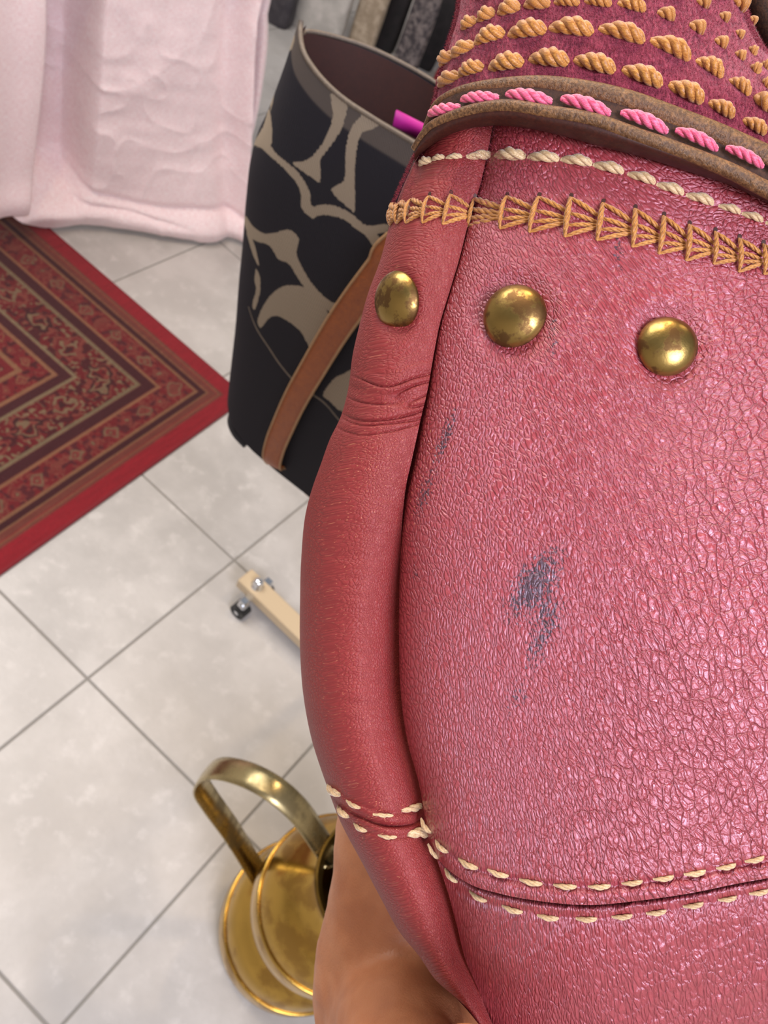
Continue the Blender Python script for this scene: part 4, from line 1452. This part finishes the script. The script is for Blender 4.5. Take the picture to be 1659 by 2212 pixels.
# --- cross stitching: slanted bar and a fan of cords, unit after unit
bt_ = m1([(18, 905), (55, 885), (100, 872), (175, 860), (268, 852), (372, 868), (515, 860), (655, 862), (795, 865), (935, 890), (1075, 915), (1200, 947), (1312, 985), (1425, 1015), (1530, 1045), (1635, 1070), (1735, 1098), (1830, 1120)])
bb_ = m1([(5, 985), (35, 978), (75, 975), (148, 975), (235, 980), (345, 990), (487, 1000), (615, 1015), (770, 1035), (910, 1050), (1065, 1080), (1180, 1110), (1300, 1140), (1420, 1155), (1530, 1190), (1640, 1200), (1740, 1225), (1835, 1250)])
ME_BAR = rope_mesh('bar_stitch', M_GOLD, 3, 0.075, 0.11, 1.7, 20, 6, 0.036)
ME_FAN = rope_mesh('fan_stitch', M_GOLD, 3, 0.066, 0.03, 1.5, 16, 6, 0.032)
for i in range(len(bt_)-1):
    t0 = np.array(bt_[i]); b0 = np.array(bb_[i]); t1_ = np.array(bt_[i+1]); b1_ = np.array(bb_[i+1])
    fn = DB
    par = GUS if bt_[i][0] < 1030 else FRONT
    n = surf_n(fn, (t0[0]+b0[0])/2, (t0[1]+b0[1])/2, 10.0)

    def pt(q, l_=0.0): return C(q[0], q[1], fn(q[0], q[1]))+n*l_
    place(ME_BAR, pt(t0), pt(b0), n, par, 1.0, lift=0.0004)
    mid = (t1_*0.42+b1_*0.58)
    for st_, en, lf in ((t0, t1_*0.62+b1_*0.38, 0.00025), (b0, t1_*0.36+b1_*0.64, 0.00025), (t0*0.62+b0*0.38, t1_*0.46+b1_*0.54, 0.0001), (t0*0.3+b0*0.7, t1_*0.40+b1_*0.60, 0.0001)):
        place(ME_FAN, pt(st_), pt(en), n, par, 1.05*(75/max(np.hypot(*(en-st_)), 20))**0.5 if True else 1, lift=lf)
    # needle hole at the bar's top
for i in range(3, len(bt_)-1):
    p_ = np.array(bt_[i])+np.array([2., -5.])
    n = surf_n(DB, p_[0], p_[1], 10.0)
    c_ = C(p_[0], p_[1], float(DB(p_[0], p_[1])))+n*0.00008
    t1v = np.cross(n, UY); t1v /= np.linalg.norm(t1v); t2v = np.cross(n, t1v)
    ring = [c_+0.00042*(math.cos(q)*t1v+1.2*math.sin(q)*t2v) for q in np.linspace(0, 2*np.pi, 12, endpoint=False)]
    V_ = np.array(ring+[c_+n*0.00003])
    mesh_obj('needle_hole', V_, np.array([[k, (k+1) % 12, 12] for k in range(12)]), M_EDGE, GUS if p_[0] < 1030 else FRONT)

# --- brown leather cords round the neck with pink stitches between
YL = pchip([-500, -200, -60, 0, 39, 99, 163, 212, 262, 300, 340], [1010, 1006, 994, 988, 981, 963, 946, 936, 922, 908, 890])
YR = pchip([-500, -200, 0, 60, 110, 150, 200, 260, 300, 460, 700], [1540, 1580, 1612, 1630, 1662, 1720, 1850, 2100, 2300, 3000, 3600])


def DY(x, y):
    """suede yoke depth"""
    l_ = YL(y)
    W = 520.0
    t = np.clip((l_+W-x)/W, 0, 0.9995)
    d = 0.1545+0.026*(1-np.sqrt(1-t*t))
    r_ = YR(y)
    t2 = np.clip((x-(r_-330))/330, 0, 0.9995)
    w_ = 1-sstep(150, 330, y)
    d = d+0.016*(1-np.sqrt(1-t2*t2))*w_
    d = d-0.0006*(fbm(x/150, y/120, 121, 2)-0.5)
    d = d+0.004*np.clip((100-y)/300, 0, 3)**1.5
    return d


un = np.concatenate([np.linspace(0, 0.05, 20)[:-1], np.linspace(0.05, 0.95, 190)[:-1], np.linspace(0.95, 1, 16)])
vn = np.linspace(-420, 470, 220)
U, Yy = np.meshgrid(un, vn, indexing='ij')
x = YL(np.minimum(Yy, 330))+(YR(Yy)-YL(np.minimum(Yy, 330)))*U
yarc = np.minimum(Yy, TOPC(x)+4)
P = C(x, yarc, DY(x, yarc))
# rows near the neck follow it; keep the suede behind the cords
o = grid_obj('suede_yoke', P, M_SUEDE, bag, uv=np.stack([x/400, yarc/400], -1)); fix_normals(o); YOKE = o
# back of the yoke
bkx = x
Pb = C(bkx, yarc, 0.181+0.022*np.sin(np.pi*np.clip(U, 0, 1)))
o = grid_obj('yoke_back', Pb[::4, ::4], M_SUEDE, bag, uv=np.stack([x/400, yarc/400], -1)[::4, ::4]); fix_normals(o)
P_top = np.stack([P[:, 0], Pb[:, 0]], 1)
o = grid_obj('yoke_top', P_top, M_SUEDE, bag, uv=np.zeros(P_top.shape[:2]+(2,))); fix_normals(o)

rows = [
    m1([(262, 352), (358, 308), (513, 283), (700, 263), (900, 283), (1108, 335), (1300, 405), (1455, 477), (1600, 552), (1730, 620)]),
    m1([(240, 265), (322, 222), (440, 165), (605, 140), (797, 130), (1018, 150), (1230, 215), (1402, 298), (1535, 380), (1640, 452), (1735, 520)]),
    m1([(350, 108), (425, 72), (525, 43), (648, 20), (778, 10), (915, 10), (1062, 27), (1212, 68), (1345, 125), (1450, 190), (1535, 246), (1602, 305), (1655, 370)]),
    m1([(420, -30), (520, -60), (650, -90), (800, -105), (950, -100), (1090, -75), (1240, -35), (1372, 15), (1465, 78), (1532, 152), (1590, 225), (1650, 290)]),
    m1([(620, -190), (800, -210), (980, -205), (1150, -180), (1310, -130), (1440, -60), (1530, 20), (1590, 90)]),
]
for k, r_ in enumerate(rows):
    r_ = np.array(r_)
    for i in range(len(r_)):
        pv = r_[i-1] if i > 0 else 2*r_[i]-r_[i+1]
        nx = r_[i+1] if i < len(r_)-1 else 2*r_[i]-r_[i-1]
        small = k >= 2 and i > 6
        fill = [0.86, 0.9, 0.80, 0.7, 0.62][k]*(0.62 if small else 1)
        if k < 2 and i > 6: fill *= 0.85
        hv = (np.hypot(*(r_[i]-pv))+np.hypot(*(nx-r_[i])))/4*fill
        d_ = (nx-pv)/np.hypot(*(nx-pv))
        ang_ = 0.10 if r_[i][0] > 1150 else 0.0
        d_ = np.array([d_[0]*math.cos(ang_)-d_[1]*math.sin(ang_), d_[0]*math.sin(ang_)+d_[1]*math.cos(ang_)])
        a_ = r_[i]-d_*hv; b_ = r_[i]+d_*hv
        if a_[0] < YL(a_[1])+2: a_[0] = YL(a_[1])+2
        fn = DY
        pa = C(a_[0], a_[1], fn(a_[0], a_[1])); pb = C(b_[0], b_[1], fn(b_[0], b_[1]))
        n = surf_n(fn, r_[i][0], r_[i][1], 12.0)
        ln_px = np.hypot(*(b_-a_))
        me = ME_GOLD if ln_px > 52 else ME_GOLD_S
        thick_px = (38 if k < 2 else 31)*(1 if r_[i][0] > 1080 else 0.42+0.58*max(0, (r_[i][0]-950)/130))
        if small: thick_px = 27
        unit = 0.36 if me is ME_GOLD else 0.62
        ws = thick_px/(ln_px*unit)
        place(me, pa, pb, n, YOKE, min(ws, 1.4), lift=-0.0001)

# nap: short suede fibres
NF = 52000
fu = rng.random(NF); fv = rng.random(NF)
fy = -60+fv*500
fx = YL(fy)+(np.minimum(YR(fy), 1760)-YL(fy))*fu
k_ = 6000
fx[:k_] = YL(fy[:k_])+rng.random(k_)*8
k2_ = 9000
fy[k_:k2_] = -60+rng.random(k2_-k_)*230; fx[k_:k2_] = np.minimum(YR(fy[k_:k2_]), 1800)-rng.random(k2_-k_)*14
d_ = DY(fx, fy)
p0 = C(fx, fy, d_)
ax_ = C(fx+6, fy, DY(fx+6, fy))-p0; ay_ = C(fx, fy+6, DY(fx, fy+6))-p0
nn_ = np.cross(ax_, ay_); nn_ /= np.linalg.norm(nn_, axis=1, keepdims=True)
flp = np.sign(((CAM-p0)*nn_).sum(1)); nn_ *= flp[:, None]
dirv = nn_*0.75+rng.normal(0, 0.45, (NF, 3))-UY*0.25
dirv /= np.linalg.norm(dirv, axis=1, keepdims=True)
ln_ = (0.00028+0.00042*rng.random(NF))[:, None]
side = np.cross(dirv, nn_+rng.normal(0, 0.3, (NF, 3))); side /= np.linalg.norm(side, axis=1, keepdims=True)+1e-9
wv_ = 0.000035+0.00002*rng.random(NF)[:, None]
V_ = np.concatenate([p0-side*wv_, p0+side*wv_, p0+dirv*ln_+nn_*0.00005])
F_ = np.stack([np.arange(NF), np.arange(NF)+NF, np.arange(NF)+2*NF], -1)
rv = np.clip(rng.normal(0.35, 0.25, NF), 0, 1)
o = mesh_obj('suede_nap', V_, F_, M_NAP, YOKE, True, attrs={'rnd': np.tile(rv, 3)}); o['kind'] = 'stuff'

# cords
ue = spline([(905, 300), (918, 258), (939, 217), (988, 188), (1062, 172), (1161, 165), (1260, 175), (1358, 197), (1457, 232), (1556, 270), (1659, 316), (1780, 372), (2000, 470), (2500, 620), (3200, 800), (3600, 890)], 200)
wpx = np.interp(ue[:, 0], [900, 960, 1060, 1300, 1659, 3600], [10, 12, 17, 21, 24, 24])


def normals2d(p):
    t = np.gradient(p, axis=0); t /= np.hypot(t[:, 0], t[:, 1])[:, None]
    return np.stack([-t[:, 1], t[:, 0]], -1)


up_c = ue+normals2d(ue)*wpx[:, None]
ucd = 0.1500+0.026*(1-np.sqrt(1-np.clip((900+540-up_c[:, 0])/540, 0, 0.998)**2))
ucd = ucd+0.04*(np.clip(up_c[:, 0]-2300, 0, None)/1400)**2
up3 = C(up_c[:, 0], up_c[:, 1], ucd)
vdir = CAM-up3; vdir /= np.linalg.norm(vdir, axis=1, keepdims=True)
prof = circ(0.0020, 16, 0.0016)
mobj('upper_cord', sweep(up3, vdir, prof, scale=wpx/22.0), M_BROWN, bag)
top_l = spline([(889, 316), (910, 283), (939, 257), (1013, 228), (1097, 217), (1186, 230), (1284, 247), (1383, 281), (1482, 316), (1580, 355), (1659, 395), (1780, 452), (2000, 540), (2500, 680), (3200, 830), (3600, 900)], 200)
bot_l = spline([(880, 372), (895, 348), (914, 326), (968, 291), (1037, 272), (1116, 272), (1210, 291), (1309, 318), (1383, 337), (1482, 368), (1580, 400), (1659, 437), (2000, 590), (2500, 740), (3200, 890), (3600, 960)], 260)
# resample bottom edge by x
bx = np.interp(np.linspace(0, 1, 200), np.linspace(0, 1, 260), bot_l[:, 0]); by = np.interp(np.linspace(0, 1, 200), np.linspace(0, 1, 260), bot_l[:, 1])
lowd = 0.1475+0.027*(1-np.sqrt(1-np.clip((878+560-top_l[:, 0])/560, 0, 0.999)**2))+0.04*(np.clip(top_l[:, 0]-2300, 0, None)/1400)**2
tn2 = normals2d(top_l)
wl = np.interp(top_l[:, 0], [880, 930, 1000, 1100, 1300, 1659, 3600], [8, 10, 12, 13, 14, 16, 16])
cen = top_l+tn2*wl[:, None]*0.9
low3 = C(cen[:, 0], cen[:, 1], lowd)
vdir = CAM-low3; vdir /= np.linalg.norm(vdir, axis=1, keepdims=True)
mobj('lower_cord', sweep(low3, vdir, circ(0.00135, 16, 0.0013), scale=wl/15.0), M_BROWN, bag)
# dark painted edge face below the lower cord
ytop = cen[:, 1]; cx_ = cen[:, 0]
byx = np.interp(cx_, bot_l[:, 0], bot_l[:, 1])
strip = []
for f_ in np.linspace(0, 1, 9):
    yy_ = ytop*(1-f_)+(byx+1)*f_
    dd_ = lowd-0.0006*np.sin(np.pi*min(f_*1.15, 1))+0.0035*f_**2.2
    strip.append(C(cx_, yy_, dd_))
strip.append(C(cx_, byx+2, lowd+0.009))
o = grid_obj('edge_face', np.array(strip), M_EDGE, bag); fix_normals(o)
# channel between the cords
chn = []
for f_ in np.linspace(0, 1, 6):
    yy_ = up_c[:, 1]*(1-f_)+np.interp(up_c[:, 0], cen[:, 0], cen[:, 1])*f_
    chn.append(C(up_c[:, 0], yy_, np.interp(up_c[:, 0], cen[:, 0], lowd)+0.0018))
o = grid_obj('strap_channel', np.array(chn), M_CHANNEL, bag); fix_normals(o); CHAN = o
pc_ = m1([(238, 482), (395, 428), (612, 424), (862, 460), (1120, 530), (1350, 608), (1560, 684), (1745, 765), (1930, 850)])
cdf = lambda a, b: np.interp(a, cen[:, 0], lowd)+0.0004
pc_ = np.array(pc_)
for i in range(len(pc_)):
    pv = pc_[i-1] if i > 0 else 2*pc_[i]-pc_[i+1]
    nx = pc_[i+1] if i < len(pc_)-1 else 2*pc_[i]-pc_[i-1]
    hv = (np.hypot(*(pc_[i]-pv))+np.hypot(*(nx-pc_[i])))/4*0.84
    d_ = (nx-pv)/np.hypot(*(nx-pv))
    dr = np.array([d_[0]*math.cos(0.10)-d_[1]*math.sin(0.10), d_[0]*math.sin(0.10)+d_[1]*math.cos(0.10)])
    a_ = pc_[i]-dr*hv; b_ = pc_[i]+dr*hv
    n = surf_n(cdf, pc_[i][0], pc_[i][1], 12.0)
    place(ME_PINK, C(a_[0], a_[1], cdf(*a_)), C(b_[0], b_[1], cdf(*b_)), n, CHAN, 0.88, lift=-0.0002)

# --- dark handle strap rising beyond the yoke at the top right
hs_ = spline([C(1560., -260., 0.185), C(1600., -120., 0.184), C(1640., -20., 0.183), C(1675., 60., 0.182), C(1730., 150., 0.180), C(1800., 260., 0.176)], 50)
vdir = CAM-hs_; vdir /= np.linalg.norm(vdir, axis=1, keepdims=True)
prof = [(-0.0030, -0.0012), (0.0030, -0.0012), (0.0034, 0), (0.0030, 0.0012), (0, 0.0016), (-0.0030, 0.0012), (-0.0034, 0)]
mobj('handle_strap', sweep(hs_, vdir, prof), M_CHANNEL, bag)
adopt(bag)

# ================================================================== HAND holding the bag from behind
def limb(chain):
    """chain of (px, py, depth, radius mm) -> rings of a tapered capsule"""
    P3 = np.array([C(float(a), float(b), c) for a, b, c, r in chain]); R_ = np.array([r for *_, r in chain])/1000
    n = max(10, len(chain)*7)
    Pp = spline(P3, n); Rr = spline(R_[:, None], n)[:, 0]
    Pp = np.concatenate([[Pp[0]-(Pp[1]-Pp[0])/np.linalg.norm(Pp[1]-Pp[0])*Rr[0]*0.8], Pp, [Pp[-1]+(Pp[-1]-Pp[-2])/np.linalg.norm(Pp[-1]-Pp[-2])*Rr[-1]*0.8]])
    Rr = np.concatenate([[Rr[0]*0.45], Rr, [Rr[-1]*0.5]])
    return sweep(Pp, FW*-1.0+0*Pp[:1].repeat(len(Pp), 0), circ(1.0, 24), scale=Rr)


H = []
H.append(limb([(1200, 3300, 0.262, 40), (1060, 2900, 0.258, 34), (920, 2520, 0.254, 30), (868, 2300, 0.252, 29)]))       # forearm, wrist
H.append(limb([(900, 2420, 0.254, 26), (840, 2150, 0.251, 24.5), (858, 1930, 0.249, 21.5), (868, 1720, 0.248, 20)]))       # palm, thumb side
H.append(limb([(980, 2400, 0.257, 25), (980, 2100, 0.256, 22), (990, 1800, 0.256, 19)]))
H.append(limb([(1060, 2380, 0.258, 24), (1110, 2120, 0.257, 20), (1140, 1850, 0.257, 17)]))
H.append(limb([(880, 2350, 0.247, 27), (860, 2210, 0.232, 21), (880, 2290, 0.205, 15)]))                                   # ball of the thumb
H.append(limb([(880, 2290, 0.206, 14), (950, 2360, 0.180, 11.5), (1035, 2342, 0.153, 10), (1190, 2400, 0.138, 8)]))          # thumb under the front
H.append(limb([(850, 1780, 0.250, 13), (850, 1560, 0.252, 10), (855, 1400, 0.253, 9), (865, 1270, 0.253, 7.8)]))          # index finger
H.append(limb([(990, 1850, 0.257, 11.5), (1000, 1560, 0.259, 9.5), (1000, 1360, 0.259, 8.8), (1005, 1180, 0.258, 7.6)]))    # middle
H.append(limb([(1110, 1880, 0.258, 11), (1130, 1600, 0.260, 9.2), (1140, 1420, 0.260, 8.5), (1150, 1260, 0.259, 7.4)]))      # ring
H.append(limb([(1210, 1960, 0.258, 10), (1260, 1740, 0.259, 8.2), (1285, 1600, 0.259, 7.6), (1300, 1480, 0.258, 6.6)]))      # little
V_, F_ = clean(*merge(H))
person = empty('person', tuple(C(1100., 2900., 0.255)))
tag(person, 'bare left forearm and hand holding the pink handbag from behind', 'person')
hand = mesh_obj('hand_and_forearm', V_, F_, M_SKIN, person)
fix_normals(hand)
md = hand.modifiers.new('join', 'REMESH'); md.mode = 'VOXEL'; md.voxel_size = 0.0016; md.use_smooth_shade = True
md = hand.modifiers.new('soften', 'SMOOTH'); md.factor = 0.8; md.iterations = 14
tx_ = bpy.data.textures.new('skin_folds', 'CLOUDS'); tx_.noise_scale = 0.012
md = hand.modifiers.new('folds', 'DISPLACE'); md.texture = tx_; md.strength = 0.0018; md.mid_level = 0.5; md.texture_coords = 'LOCAL'
adopt(person)
